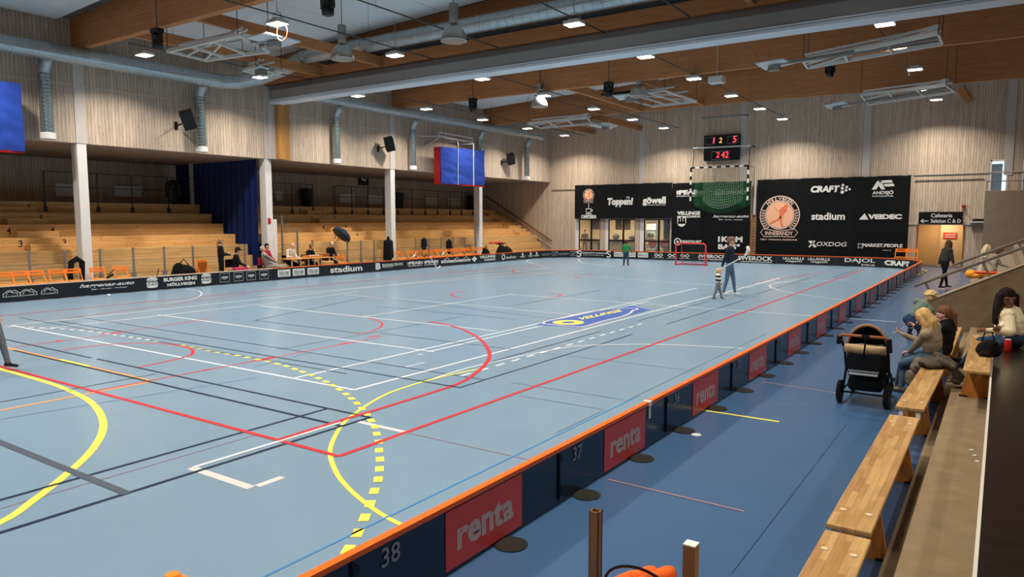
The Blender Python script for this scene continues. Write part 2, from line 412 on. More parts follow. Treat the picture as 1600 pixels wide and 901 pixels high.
ql('white', .05, (520, 440), (860, 417)); ql('white', .05, (400, 462), (870, 425)); ql('white', .05, (820, 425), (1180, 450))
ql('white', .05, (300, 730), (534, 660)); ql('cream', .09, (300, 730), (391, 762)); ql('cream', .08, (401, 759), (442, 745)); ql('cream', .075, (560, 658), (636, 676)); cl('cream', .05, [f2(595, 690), f2(638, 675)])
cl('white', .03, [f2(634, 573), f2(664, 566)]); cl('white', .05, [f2(652, 554), f2(661, 553)])
for i in range(15): cl('white', .06, [(-6.88, 8.7 + .47 * i), (-6.88, 8.95 + .47 * i)])
# red
cl('red', .065, [(-5.54, 4.97), (-5.54, 39.0)]); cl('red', .065, [(-5.54, 4.97), (-20.9, 4.97)]); cl('red', .05, [(-20.9, 4.97), (-20.9, 39)])
three = [(-6.52, 4.97), (-6.53, 6.0), (-6.53, 6.8), (-6.56, 8.05), (-6.7, 8.7), (-7.14, 9.72), (-7.71, 10.59), (-8.7, 11.64), (-10.0, 12.6), (-11.24, 13.05)]
cl('red', .07, smooth(three))
cl('red', .06, smooth(q(0, 450, [(850, 498), (1160, 430), (1205, 400), (1190, 378), (1150, 366), (1000, 345), (700, 350), (380, 388)])))
cl('red', .05, smooth(q(400, 450, [(630, 287), (720, 270), (780, 240), (778, 212), (690, 183), (560, 170)]))); cl('red', .06, smooth(q(400, 450, [(1290, 65), (1228, 48), (1225, 34), (1290, 18)])))
cl('red', .06, smooth(q(800, 450, [(220, 28), (290, 35), (302, 45), (240, 60)]))); ql('red', .045, (144, 613.5), (590, 526)); cl('red', .14, [f2(398, 563.5), f2(428, 558)]); cl('red', .09, [f2(533, 537), f2(547, 535)]); cl('red', .09, [f2(575, 526), f2(593, 524)])
cl('red', .09, [f2(318, 578), f2(328, 577)]); ql('red', .04, (20, 543), (160, 524)); cl('red', .12, [f2(161, 522.5), f2(193, 518)]); ql('red', .035, (193, 518), (330, 497)); cl('red', .1, [f2(86, 533), f2(96, 531.5)])
ql('red', .035, (100, 498), (390, 459)); ql('red', .05, (1180, 441), (1290, 425)); cl('red', .07, smooth([f2(*p) for p in [(830, 420), (806, 421), (801, 424), (812, 427)]])); cl('red', .05, smooth([f2(*p) for p in [(930, 428), (900, 431), (905, 435)]]))
# black
ql('black', .04, (0, 528.7), (144, 559)); ql('black', .045, (150, 561), (578, 651)); ql('black', .05, (20, 547), (534, 665)); ql('black', .05, (578, 651), (0, 834)); ql('black', .045, (510, 637.5), (0, 783))
cl('grey', .085, [f2(-30, 681), f2(203, 770)]); ql('black', .025, (245, 584), (0, 628)); ql('black', .035, (717, 606), (92, 501)); ql('black', .035, (748, 597), (130, 493))
ql('black', .04, (717, 606), (988, 522)); ql('black', .035, (660, 596), (937, 517)); ql('black', .035, (1041, 506), (1160, 470)); ql('black', .03, (995, 501), (1108, 471)); ql('black', .025, (437, 546), (722, 494))
ql('black', .03, (50, 494), (520, 589)); ql('black', .03, (1180, 459), (1280, 430)); ql('black', .03, (1300, 433), (1340, 421)); ql('black', .025, (560, 460), (880, 500)); ql('black', .025, (600, 478), (800, 500)); ql('black', .025, (400, 500), (570, 465)); ql('black', .025, (810, 478), (930, 453))
ql('black', .025, (400, 500), (560, 521)); ql('black', .025, (595, 520), (800, 546))
# yellow
six = [(-12.28, 4.87), (-11.13, 4.82), (-10.05, 4.66), (-9.14, 4.37), (-8.43, 4.03), (-7.78, 3.58), (-7.26, 3.1), (-6.84, 2.66), (-6.56, 2.31), (-6.3, 1.6), (-6.25, .8)]
cl('yellow', .085, smooth([(-14.12, 4.87)] + six) if 0 else smooth([(-18.0, 4.0), (-16.35, 4.66), (-15.27, 4.82), (-14.12, 4.87)] + six))
cl('yellow', .05, smooth([(-3.3, 4.06), (-3.89, 4.1), (-4.39, 4.24), (-4.96, 4.49), (-5.45, 4.8), (-5.82, 5.11), (-6.2, 5.55), (-6.47, 5.93), (-6.73, 6.45), (-6.93, 6.94), (-7.05, 7.4), (-7.1, 8.09), (-7.05, 8.8), (-6.95, 9.3)]))
for a, b in [((92, 562), (137, 572))]: cl('yellow', .1, [f2(*a), f2(*b)])
nine = [(-3.75, 3.35), (-3.88, 3.55), (-4.03, 3.79), (-4.2, 4.03), (-4.37, 4.26), (-4.55, 4.49), (-4.73, 4.72), (-4.93, 4.94), (-5.13, 5.15), (-5.34, 5.35), (-5.55, 5.56), (-5.78, 5.76), (-6.0, 5.95), (-6.23, 6.12), (-6.48, 6.29), (-6.73, 6.45), (-6.98, 6.6), (-7.23, 6.74), (-7.48, 6.87), (-7.77, 7.01), (-8.04, 7.13), (-8.31, 7.24), (-8.59, 7.34), (-8.87, 7.43), (-9.17, 7.51), (-9.45, 7.58), (-9.74, 7.65), (-10.04, 7.7)]
for i in range(11): nine.append((-10.34 - .3 * i, 7.74 + .009 * i))
def dash(p, nx, col):
    d = (Vector(nx) - Vector(p)).normalized(); a = Vector(p) - d * .075; b = Vector(p) + d * .075; cl(col, .085, [tuple(a), tuple(b)], snap=False)
for i in range(len(nine) - 1): dash(nine[i], nine[i + 1], 'yellow')
far9 = [(-26.4 - x, y) for x, y in nine[::-1]]
for i in range(3, len(far9) - 6): dash(far9[i], far9[i + 1], 'cream')
ql('orange', .075, (5, 541.8), (232, 594.3)); ql('orange', .06, (232, 597), (0, 641))
ql('brown', .015, (0, 794), (400, 680)); ql('brown', .018, (640, 676), (822, 718)); ql('seam', .02, (815, 617), (942, 641)); ql('seam', .02, (942, 641), (870, 676)); ql('seam', .02, (800, 597), (975, 625)); ql('seam', .02, (975, 625), (1200, 521)); ql('seam', .02, (850, 551), (1090, 580)); ql('blue', .025, (400, 901), (1000, 620))
ql('seam', .015, (0, 655), (400, 590)); ql('seam', .015, (400, 572), (480, 552))
# beyond the boards
cl('yellow', .05, [(-3.02, 8.84), (-2.11, 8.84)]); cl('pink', .025, [f2(950, 749), f2(1163, 799)], snap=False); cl('pink', .03, [f2(1190, 596), f2(1316, 615)], snap=False); cl('pink', .045, [f2(1405, 450), f2(1462, 454)], snap=False); cl('yellow', .05, [f2(1432, 430), f2(1449, 422)], snap=False)
ql('black', .006, (1180, 905), (1300, 660))
# club emblem painted near the sideline
pr = Print(lambda u, v: Vector((u, v, .0046)))
pr.poly([f2(*p) for p in [(838, 508), (849, 503), (985, 477.5), (1016, 484), (905, 512), (870, 509)]]); pr.done('painted_emblem', mat('emblem_blue', (68, 92, 156), .4), floor)
pr = Print(lambda u, v: Vector((u, v, .0052)))
pr.line(smooth([f2(*p) for p in [(849, 505), (853, 502), (880, 496), (920, 487), (960, 482), (990, 481.5), (996, 483), (988, 485.5), (985, 489), (970, 495), (945, 501), (915, 509.5), (900, 510.5), (875, 508.5), (852, 506), (849, 505)]]), .06); pr.done('emblem_outline', PAINT['cream'], floor)
pr = Print(lambda u, v: Vector((u, v, .0058)))
pr.line([f2(888 + 17.5 * math.cos(a), 503.8 + 2.6 * math.sin(a)) for a in [i * PI / 12 for i in range(25)]], .22)
pr.done('emblem_ring', PAINT['yellow'], floor)
vs, fs = text_mesh('VELLINGE', .03)
pr = Print(lambda u, v: Vector((u, v, .0064)))
A0 = Vector(f2(905, 500.5)); A1 = Vector(f2(972, 486.5)); A2 = Vector(f2(903, 496.5)); e1 = A1 - A0; e2 = A2 - A0
pr.mb.add([Vector((*(A0 + e1 * (x + .5) + e2 * (y + .5)), .0064)) for x, y in vs], fs); pr.done('emblem_lettering', PAINT['yellow'], floor)
# ---------------------------------------------------------------- room shell
def wall_holes(axis, pos, thick, u0, u1, z0, z1, holes):
    mb = MB(); us = sorted({u0, u1} | {h[0] for h in holes} | {h[1] for h in holes}); zs = sorted({z0, z1} | {h[2] for h in holes} | {h[3] for h in holes})
    for a, b in zip(us, us[1:]):
        for c, d in zip(zs, zs[1:]):
            um, zm = (a + b) / 2, (c + d) / 2
            if any(h[0] < um < h[1] and h[2] < zm < h[3] for h in holes): continue
            if axis == 'y': mb.rng(a, b, pos, pos + thick, c, d)
            else: mb.rng(pos, pos + thick, a, b, c, d)
    return mb
CAFE = (-24.03, -17.27, 0.0, 2.47); DOOR = (-3.64, -1.66, 0.0, 2.16); WN = [(-0.68, 0.06, 3.78, 5.36), (0.62, 1.4, 3.78, 5.36)]
struct(wall_holes('y', YW, .35, XG - .3, XW + .3, -.2, 11, [CAFE, DOOR] + WN), 'wall_far', clad_x)
mb = MB(); mb.rng(XC - .3, XC, YB, YW, 5.0, 9.25); struct(mb, 'wall_left', clad_y)
mb = MB(); mb.rng(XC - .02, XC + .022, YB, YW, 6.9, 6.93); struct(mb, 'trim_1', mat('clad_joint', (206, 190, 172), .6))
mb = MB(); mb.rng(XG - .3, XG, YB, YW, -.2, 5.3); struct(mb, 'wall_gallery', clad_y)
plain = mat('plain_wall', (150, 138, 124), .8)
mb = MB(); mb.rng(XG - .3, XW + .3, YB - .3, YB, -.2, 11); struct(mb, 'wall_near', plain)
mb = MB(); mb.rng(XW, XW + .3, YB, YW, -.2, 11); struct(mb, 'wall_right', plain)
mb = MB(); mb.rng(XG, XC - .3, YB, YW, 5.0, 5.25); struct(mb, 'soffit', mat('soffit', (150, 136, 120), .75))
# roof deck: ribbed steel sheet with white acoustic panels under it
mb = MB(); x = XC - .3; pit = .2; prof = []
while x < XW + .3:
    prof += [(x, ztop(x)), (x + .08, ztop(x)), (x + .1, ztop(x) + .09), (x + .18, ztop(x) + .09)]; x += pit
n = len(prof); mb.add([Vector((a, YB - .3, b)) for a, b in prof] + [Vector((a, YW + .3, b)) for a, b in prof] + [Vector((a, YB - .3, b + .3)) for a, b in prof] + [Vector((a, YW + .3, b + .3)) for a, b in prof],
     [(i, i + 1, n + i + 1, n + i) for i in range(n - 1)] + [(2 * n + i, 2 * n + i + 1, 3 * n + i + 1, 3 * n + i) for i in range(n - 1)] + [(0, n, 3 * n, 2 * n), (n - 1, 2 * n - 1, 4 * n - 1, 3 * n - 1)])
ceiling = struct(mb, 'ceiling', deck_m)
BEAMS = [4.5, 12.1, 19.7, 27.4, 35.2]; PUR = [[], [], [-22.5, -19.22, -5.75], [], [-15.93, -12.57], [-22.7, -19.3]]; BT = .24
edges = [YB] + BEAMS + [YW]
for i in range(len(edges) - 1):
    y0 = edges[i] + (BT + .5 if i else .1); y1 = edges[i + 1] - .5
    xs = [-25.75, -22.43, -19.15, -15.87, -12.5, -9.15, -5.7, -2.55, .75, 4.0, 7.8]
    for a, b in zip(xs, xs[1:]):
        m_ = MB(); a += .012; b -= .012
        m_.add([Vector((xx, yy, ztop(xx) - zz)) for zz in (.1, .16) for yy in (y0, y1) for xx in (a, b)], [(0, 1, 3, 2), (4, 6, 7, 5), (0, 4, 5, 1), (2, 3, 7, 6), (0, 2, 6, 4), (1, 5, 7, 3)])
        m_.build('ceiling_panel', panel_white, ceiling)
for i, y in enumerate(BEAMS):
    m_ = MB(); m_.prism([(XC, y, 8.04), (XW, y, 7.98), (XW, y, ztop(XW)), (XC, y, ztop(XC))], (0, BT, 0)); struct(m_, 'roof_beam', glulam)
for i in range(len(edges) - 1):
    y0 = edges[i] + (BT if i else 0); y1 = edges[i + 1]
    for x in PUR[i]:
        m_ = MB(); m_.rng(x - .06, x + .08, y0, y1, 8.03, 8.37); struct(m_, 'roof_beam', glulam_y)
# columns with the flush strips above them
COLS = [4.6, 12.1, 19.62, 27.2, 34.75]
for i, y in enumerate(COLS):
    m_ = MB(); m_.bbox((XC - .2, y + .17, 2.5), (.42, .32, 5.0), .02); c = struct(m_, 'column', white_paint)
    m_ = MB(); m_.rng(XC, XC + .03, y, y + .33, 5.0, 8.05); m_.build('column_strip', strip_paint, c)
m_ = MB(); m_.bbox((XC - .1, 20.05, 1.22), (.22, .2, 2.44), .02); struct(m_, 'column', white_paint)
for x in (-19.4, -13.0, -6.45, -.12):
    m_ = MB(); m_.rng(x, x + .36, YW - .04, YW, 4.6, ztop(x) - .2); struct(m_, 'trim_2', strip_paint)
m_ = MB(); m_.rng(XC, XC + .42, 20.05, 20.45, 5.0, 8.04); m_.rng(XC, XC + .2, 20.45, 20.8, 5.0, 8.04); struct(m_, 'trim_3', glulam_z)
m_ = MB(); m_.rng(XC, XC + .2, 19.75, 20.05, 5.0, 8.0); struct(m_, 'trim_3', strip_paint)
# far wall ledges and rails
m_ = MB(); m_.rng(-3.95, 2.0, YW - .06, YW, 4.72, 4.78); struct(m_, 'trim_4', mat('wall_rail', (190, 178, 164), .5))
m_ = MB(); m_.rng(-25.9, -24, YW - .05, YW, 4.42, 4.47); m_.rng(-3.9, -.9, YW - .05, YW, 4.42, 4.46); struct(m_, 'trim_4', mat('wall_rail_dark', (112, 98, 86), .5))
m_ = MB(); m_.rng(-4.2, -1.0, YW - .05, YW, 2.17, 2.24); struct(m_, 'trim_4', mat('wall_rail', (190, 178, 164), .5))
# ---- windows high on the right of the far wall
for i, h in enumerate(WN):
    m_ = MB(); t = .07
    m_.rng(h[0], h[0] + t, YW - .02, YW + .2, h[2], h[3]); m_.rng(h[1] - t, h[1], YW - .02, YW + .2, h[2], h[3]); m_.rng(h[0], h[1], YW - .02, YW + .2, h[3] - t, h[3]); m_.rng(h[0], h[1], YW - .02, YW + .2, h[2], h[2] + t)
    wd = struct(m_, 'window_%d' % (i + 1), white_paint)
    m_ = MB(); m_.rng(h[0] + t, h[1] - t, YW + .12, YW + .13, h[2] + t, h[3] - t); m_.build('window_pane', window_glass, wd)
    m_ = MB(); k = 14; w0 = h[0] + t; w1 = h[1] - t - .16
    pts = [(w0 + (w1 - w0) * j / k, YW + .06 + .02 * math.sin(j * 2.1)) for j in range(k + 1)]
    for j in range(k):
        m_.prism([(pts[j][0], pts[j][1], h[2] + t), (pts[j + 1][0], pts[j + 1][1], h[2] + t), (pts[j + 1][0], pts[j + 1][1], h[3] - .2), (pts[j][0], pts[j][1], h[3] - .2)], (0, .01, 0))
    cu = m_.build('dark_curtain', mat('sheer_curtain', (66, 74, 84), .9, alpha=.72, noise_amt=.4, noise_scale=14, stretch=(3, 1, .4)), wd)
# ---- cafe behind the far wall
x0, x1 = CAFE[0], CAFE[1]
wood_in = mat('cafe_wall', (226, 196, 150), .7, noise_amt=.04)
m_ = MB(); m_.rng(x0 - 1.2, x1 + .8, 47.5, 47.7, 0, 3); struct(m_, 'wall_cafe', wood_in)
m_ = MB(); m_.rng(x0 - 1.4, x0 - 1.2, YW + .35, 47.7, 0, 3); m_.rng(x1 + .8, x1 + 1.0, YW + .35, 47.7, 0, 3); struct(m_, 'wall_cafe_side', wood_in)
m_ = MB(); m_.rng(x0 - 1.4, x1 + 1, YW + .35, 47.7, 2.9, 3.1); struct(m_, 'ceiling_cafe', panel_white)
def cx(px): return AY(px, 370, YW).x
frames = mat('frame_white', (226, 222, 216), .5)
for i, (a, b, mids) in enumerate([(904, 937.6, (923,)), (950, 992, (973,)), (1005.5, 1046, (1028.5,))]):
    xa, xb = cx(a), cx(b); m_ = MB()
    m_.rng(xa - .28, xa, YW + .02, YW + .16, 0, 2.47); fr = struct(m_, 'window_%d' % (i + 3), frames)
    m_ = MB()
    for mm in mids: m_.rng(cx(mm) - .05, cx(mm) + .05, YW + .05, YW + .13, 0, 2.47)
    m_.rng(xa, xa + .05, YW + .05, YW + .13, 0, 2.47); m_.rng(xb - .05, xb, YW + .05, YW + .13, 0, 2.47); m_.rng(xa, xb, YW + .05, YW + .13, 1.02, 1.1); m_.rng(xa, xb, YW + .05, YW + .13, 2.4, 2.47); m_.rng(xa, xb, YW + .05, YW + .13, 0, .1)
    m_.build('window_frame', black, fr)
    m_ = MB(); m_.rng(xa, xb, YW + .09, YW + .095, .1, 2.4); m_.build('window_pane', window_glass, fr)
for a, b in ((937.6, 946), (992, 1000)):
    m_ = MB(); m_.rng(cx(a), cx(b), YW + .01, YW + .3, 0, 2.47); struct(m_, 'trim_5', clad_x)
# ---- lit corridor behind the doorway
cor = mat('corridor_wall', (232, 190, 128), .6); cor2 = mat('corridor_light', (240, 206, 152), .6)
m_ = MB(); m_.rng(-4.2, -2.75, 45.3, 45.5, 0, 2.6); struct(m_, 'wall_corridor', cor)
m_ = MB(); m_.rng(-2.75, -1.0, 45.0, 45.2, 0, 2.6); struct(m_, 'wall_corridor_front', cor2)
m_ = MB(); m_.rng(-4.2, -4.0, YW + .35, 45.5, 0, 2.6); m_.rng(-1.2, -1.0, YW + .35, 45.2, 0, 2.6); struct(m_, 'wall_corridor_side', cor)
m_ = MB(); m_.rng(-4.2, -1.0, YW + .35, 45.5, 2.5, 2.7); struct(m_, 'ceiling_corridor', cor2)
m_ = MB(); m_.rng(-3.72, -3.64, YW - .02, YW + .36, 0, 2.2); m_.rng(-1.66, -1.58, YW - .02, YW + .36, 0, 2.2); struct(m_, 'door_1', mat('door_frame', (150, 104, 56), .5))
# ---- concrete stands on the right
m_ = MB(); m_.rng(-.72, XW, 38.0, YW, 0, 3.68); struct(m_, 'concrete_block', conc_d)
m_ = MB(); m_.rng(-.6, 5, 20.3, 38, 0, .95); m_.rng(.4, 5, 20.3, 38, .95, 1.4); struct(m_, 'concrete_stand', conc_d)
m_ = MB(); m_.rng(-.45, -.02, YB, 17.68, 0, .20); m_.rng(-.56, -.45, YB, 17.68, 0, .09); stand = struct(m_, 'concrete_step', conc)
m_ = MB(); m_.rng(-.02, 1.0, YB, 17.68, 0, .6); m_.rng(1.0, 2.0, YB, 17.68, 0, 1.0); m_.rng(2, XW, YB, 17.68, 0, 1.4); tier = struct(m_, 'dark_stand', rubber)
m_ = MB(); m_.rng(-.035, -.015, YB, 17.68, .575, .605); m_.build('edge_strip', mat('edge_strip', (196, 188, 172), .5), tier)
def slope(x): return .71 + .51 * (x + 1.22)
m_ = MB(); m_.prism([(-1.22, 17.7, 0), (3.5, 17.7, 0), (3.5, 17.7, slope(3.5)), (-1.22, 17.7, .71)], (0, .16, 0)); rw = struct(m_, 'stair_wall', conc)
m_ = MB(); m_.bar((-1.22, 17.78, .715), (3.5, 17.78, slope(3.5) + .005), .2, .025); m_.build('wall_capping', mat('capping', (196, 176, 150), .5), rw)
m_ = MB()
for k in range(12): m_.rng(-.88 + .31 * k, -.88 + .31 * (k + 1), 17.86, 20.0, 0, .16 * (k + 1) + (.5 if 0 else 0))
struct(m_, 'stairs', conc)
m_ = MB(); m_.prism([(-.9, 20.0, 0), (3.5, 20.0, 0), (3.5, 20.0, slope(3.5) - .1), (-.9, 20.0, .78)], (0, .16, 0)); struct(m_, 'stair_wall', conc_d)
# ---------------------------------------------------------------- lamps
led = mat('led_panel', (255, 250, 242), .5, emit=9.0)
lamp_body = mat('lamp_body', (196, 194, 188), .5)
def make_lamp(x, y, z, label):
    t = thing('ceiling_lamp', label, 'lamp', (x, y, z), 0, 'high bay lamps in rows under the roof')
    m_ = MB(); m_.bbox((x, y, z + .05), (.52, .40, .10), .03); m_.bbox((x, y, z + .12), (.3, .24, .06), .02); hs_ = m_.build('housing', lamp_body, t)
    m_ = MB(); m_.rng(x - .235, x + .235, y - .175, y + .175, z - .012, z + .001); m_.build('diffuser', led, hs_)
    m_ = MB(); m_.path([(x - .2, y, z + .1), (x - .13, y, z + .28), (x, y, z + .34), (x + .13, y, z + .28), (x + .2, y, z + .1)], .012, 6); m_.build('bracket', grey_metal, t)
    m_ = MB(); m_.path([(x, y, z + .34), (x, y, ztop(x) - .14)], .008, 5); m_.build('hanger', grey_metal, t)
    return t
LX = [-23.58, -16.83, -10.1, -3.0]; LYs = [-.3, 4.25, 8.7, 13.26, 17.92, 22.74, 27.25, 31.86, 36.31, 40.66]
def lamp_light(t, p, k=1):
    ld = bpy.data.lights.new('lamp_light', 'AREA'); ld.shape = 'RECTANGLE'; ld.size = .5; ld.size_y = .38; ld.energy = LAMP_W * 4 * k; ld.color = (1, .93, .84); ld.spread = math.radians(136)
    lo = bpy.data.objects.new('lamp_light', ld); C.objects.link(lo); lo.parent = t; lo.location = (0, 0, -.03); lo.visible_camera = False; lo.visible_glossy = False
rown = ['the left wall row', 'the row left of centre', 'the row right of centre', 'the row above the right boards']
ordn = ['outermost', 'first', 'second', 'third', 'fourth', 'fifth', 'sixth', 'seventh', 'eighth', 'ninth']
MEAS = {}
lamp0 = None
for i, x in enumerate(LX):
    for j, y in enumerate(LYs):
        z = 7.79; yy = y
        if i == 0 and j == 4: yy = 17.71
        if i == 3 and j > 5: x, yy, z = [(-3.18, 27.25, 8.09), (-3.09, 31.86, 8.11), (-2.99, 36.31, 7.96), (-2.98, 40.66, 8.16)][j - 6]
        else: x = LX[i]
        p = (x, yy, z)
        lab = 'lit high bay lamp, %s from the far end in %s' % (['tenth', 'ninth', 'eighth', 'seventh', 'sixth', 'fifth', 'fourth', 'third', 'second', 'first'][j], rown[i])
        if lamp0 is None: lamp0 = make_lamp(*p, lab); o = lamp0; zh = ztop(x)
        else: o = dup(lamp0, p, 0, lab)
        lamp_light(o, p, .66 if i == 3 and j < 5 else 1)
for y, lab in ((3.0, 'nearest the camera'), (9.5, 'second from the camera'), (16.0, 'third from the camera')):  # out-of-view lamps added as fill for the board adverts and benches
    o = dup(lamp0, (4.2, y, 6.2), 0, 'added unseen fill lamp over the right-hand stands, ' + lab); lamp_light(o, (4.2, y, 6.2), .16)
# conduits that carry the lamp rows
for i, (x, y0, y1) in enumerate([(-16.6, -3, 19.6), (-13.8, 12.5, 19.6), (-10.1, -3, 42.5), (-16.6, 20.6, 42.5), (-23.1, 12.5, 42.5), (-3.3, 20.6, 42.5), (-17.6, 27.7, 35.0), (-7.4, -3, 19.6)]):
    m_ = MB(); m_.path([(x, y0, 7.96), (x, y1, 7.96)], .02, 6)
    y = y0 + 1.5
    while y < y1: m_.path([(x, y, 7.96), (x, y, ztop(x) - .165)], .006, 4); y += 4.5
    single(m_, 'conduit', dark_metal, 'thin dark conduit under the roof, %s' % ['over the left half before the divider', 'short length left of the bell lamps', 'longest, over the middle of the court', 'above the far left half', 'beside the left wall lamps', 'above the right boards at the far end', 'short, between the far beams', 'in front of the divider on the right'][i], 'conduit', 'lamp conduits')
# bell lamps, switched off
bell_m = mat('bell_metal', (176, 174, 168), .3, .7)
def bell(px, py, z, lab):
    p = FL(px, py, z); t = thing('bell_lamp', lab, 'lamp', p, 0, 'unlit bell lamps')
    m_ = MB(); m_.lathe(p, [(.36, 0), (.37, .02), (.345, .16), (.29, .29), (.2, .39), (.1, .44), (.09, .45)], 24); sh_ = m_.build('shade', bell_m, t, True)
    m_ = MB(); m_.lathe(p, [(.315, -.015), (.33, .012)], 24); m_.build('rim_glass', mat('bell_glass', (150, 146, 138), .2), sh_)
    m_ = MB(); m_.lathe(p + Vector((0, 0, .46)), [(.04, -.02), (.13, .02), (.13, .55), (.12, .57)], 16); m_.build('ballast', grey_metal, t, True)
    m_ = MB(); m_.path([p + Vector((0, 0, 1.02)), Vector((p.x, p.y, ztop(p.x) - .15))], .012, 5); m_.build('hanger', dark_metal, t)
bell(535, 93, 7.35, 'grey unlit bell lamp hanging left of the round roof duct'); bell(709, 65, 7.35, 'grey unlit bell lamp hanging in front of the round roof duct')
bell(843, 167, 7.35, 'grey unlit bell lamp far behind the divider, nearest the left wall'); bell(998, 151, 7.4, 'grey unlit bell lamp hanging beside a folded hoop over centre court')
# divider curtain casing under the second beam
cas = mat('divider_cloth', (146, 141, 138), .7, noise_amt=.03); cas2 = mat('divider_rail', (214, 220, 226), .45, noise_amt=.03)
t = thing('divider_casing', 'long grey casing of the divider curtain spanning the hall under a beam', 'curtain casing', (-9, 19.6, 7.3))
m_ = MB(); m_.prism([(XC + .45, 19.6, 7.32), (XC + .45, 19.6, 7.74), (XC + .45, 19.82, 8.0), (XC + .45, 20.3, 8.0), (XC + .45, 20.3, 7.32)], (33.4, 0, 0)); m_.build('casing', cas, t)
m_ = MB(); m_.rng(XC + .5, XW - .1, 19.58, 19.92, 7.24, 7.32); m_.rng(XC + .5, XW - .1, 19.96, 20.28, 7.26, 7.32); m_.rng(XC + .5, XW - .1, 19.56, 19.62, 7.34, 7.38); m_.build('bottom_rail', cas2, t)
# ---------------------------------------------------------------- ducts
def duct(pts, r, label, seam=.55, n=20):
    t = thing('air_duct', label, 'duct', pts[0]); P_ = [Vector(pts[0])]; R_ = [r]
    for a, b in zip(pts, pts[1:]):
        a = Vector(a); b = Vector(b); L = (b - a).length; d = (b - a) / L; s_ = .3
        while L > 1 and s_ < L - .1:
            c = a + d * s_; P_ += [c - d * .014, c - d * .012, c + d * .012, c + d * .014]; R_ += [r, r + .01, r + .01, r]; s_ += seam
        P_.append(b); R_.append(r)
    m_ = MB(); m_.path(P_, R_, n); m_.build('pipe', galv, t)
    return t
duct([(-25.3, YB + .02, 7.74), (-25.3, 17.3, 7.74), (-25.05, 17.85, 7.8), (-24.4, 18.4, 8.0), (-23.4, 18.9, 8.35), (-22.6, 18.95, 8.6)], .27, 'thick round steel duct along the left wall in front of the divider')
duct([(-22.6, 18.95, 8.64), (XW - .02, 18.95, 8.64)], .25, 'round ribbed steel duct crossing the hall above the divider casing', .3)
duct([(-24.2, 20.7, 8.25), (-24.9, 21.2, 7.95), (-25.3, 21.9, 7.8), (-25.3, 40.7, 7.8)], .21, 'slimmer round steel duct along the left wall behind the divider', .5)
m_ = MB()
for y in (19.3, 19.55): m_.bar((-22, y, 8.42), (XW, y, 8.42), .03, .07)
x = -22
while x < XW: m_.bar((x, 19.3, 8.41), (x, 19.55, 8.41), .03, .02); x += .35
single(m_, 'cable_tray', dark_metal, 'dark ladder cable tray running under the round roof duct', 'cable tray')
dn = ['nearest the camera, beside the blue mat', 'beside a speaker, before the divider', 'first behind the divider', 'second behind the divider, left of the blue mat', 'above the blue and red mat', 'in the far left corner']
dif = mat('diffuser_steel', (160, 172, 172), .25, .8)
for k, y in enumerate([11.08, 16.48, 23.3, 28.5, 34.3, 39.4]):
    t = thing('wall_diffuser', 'round steel air diffuser on left wall, ' + dn[k], 'air diffuser', (-25.62, y, 5.0), 0, 'vertical air diffusers')
    r0 = .19 if k < 2 else .165
    m_ = MB(); m_.path([(-25.35, y, 7.58), (-25.45, y, 7.42), (-25.62, y, 7.22), (-25.62, y, 7.02)], r0 * .95, 16); m_.build('elbow', galv, t, True)
    pr_ = [];  z = 5.2
    while z < 7.05: pr_ += [(r0, z), (r0 + .012, z + .02), (r0 + .012, z + .05), (r0, z + .07)]; z += .12
    m_ = MB(); m_.lathe((-25.62, y, 0), pr_, 20); m_.build('tube', dif, t, True)
    m_ = MB(); m_.lathe((-25.62, y, 0), [(r0 + .01, 5.0), (r0 + .035, 5.02), (r0 + .035, 5.2), (r0 + .01, 5.22)], 20); m_.build('end_cap', white_paint, t)
# ---------------------------------------------------------------- loudspeakers, moving heads
for y, lab in ((15.95, 'black loudspeaker on the left wall before the divider'), (26.6, 'black loudspeaker on the left wall beside a white strip'), (37.3, 'black loudspeaker on the left wall right of the blue mat')):
    c = Vector((-25.45, y, 6.17)) if y > 20 else AX(294, 187, -25.1); t = thing('loudspeaker', lab, 'speaker', c, 0, 'wall loudspeakers')
    R = Matrix.Rotation(math.radians(20), 4, 'X') @ Matrix.Rotation(math.radians(-38), 4, 'Z') @ Matrix.Rotation(math.radians(18), 4, 'Y')
    m_ = MB(); m_.bbox(c, (.38, .44, .66), .02, m=R); cb_ = m_.build('cabinet', black, t)
    m_ = MB(); m_.bbox(c + R.to_3x3() @ Vector((.196, 0, 0)), (.015, .4, .6), .005, m=R); m_.build('grille', mat('grille', (32, 32, 34), .8), cb_)
    m_ = MB(); m_.bar((-25.99, y - .25, 5.95), c + Vector((-.1, -.05, -.1)), .05, .05); m_.box((-25.98, y - .25, 5.95), (.036, .12, .3)); m_.build('bracket', black, t)
def mover(px, py, z, lab, s=1.0, hang=None):
    s *= .72
    p = FL(px, py, z); t = thing('stage_light', lab, 'stage light', p, 0, 'black moving stage lights')
    m_ = MB(); m_.bbox(p + Vector((0, 0, .34 * s)), (.42 * s, .3 * s, .16 * s), .03 * s); m_.build('base', black, t)
    m_ = MB(); m_.bbox(p + Vector((-.2 * s, 0, .1 * s)), (.06 * s, .16 * s, .4 * s), .02 * s); m_.bbox(p + Vector((.2 * s, 0, .1 * s)), (.06 * s, .16 * s, .4 * s), .02 * s); m_.build('yoke', black, t)
    m_ = MB(); m_.lathe(p + Vector((0, 0, -.3 * s)), [(.1 * s, 0), (.17 * s, .03 * s), (.18 * s, .3 * s), (.15 * s, .48 * s), (.08 * s, .54 * s)], 16); m_.build('head', black_gloss, t, True)
    m_ = MB(); m_.path([p + Vector((0, 0, .4 * s)), Vector((p.x, p.y, hang or (8.04 if any(b - .02 < p.y < b + BT + .02 for b in BEAMS) else ztop(p.x) - .005)))], .015, 6); m_.build('clamp', dark_metal, t)
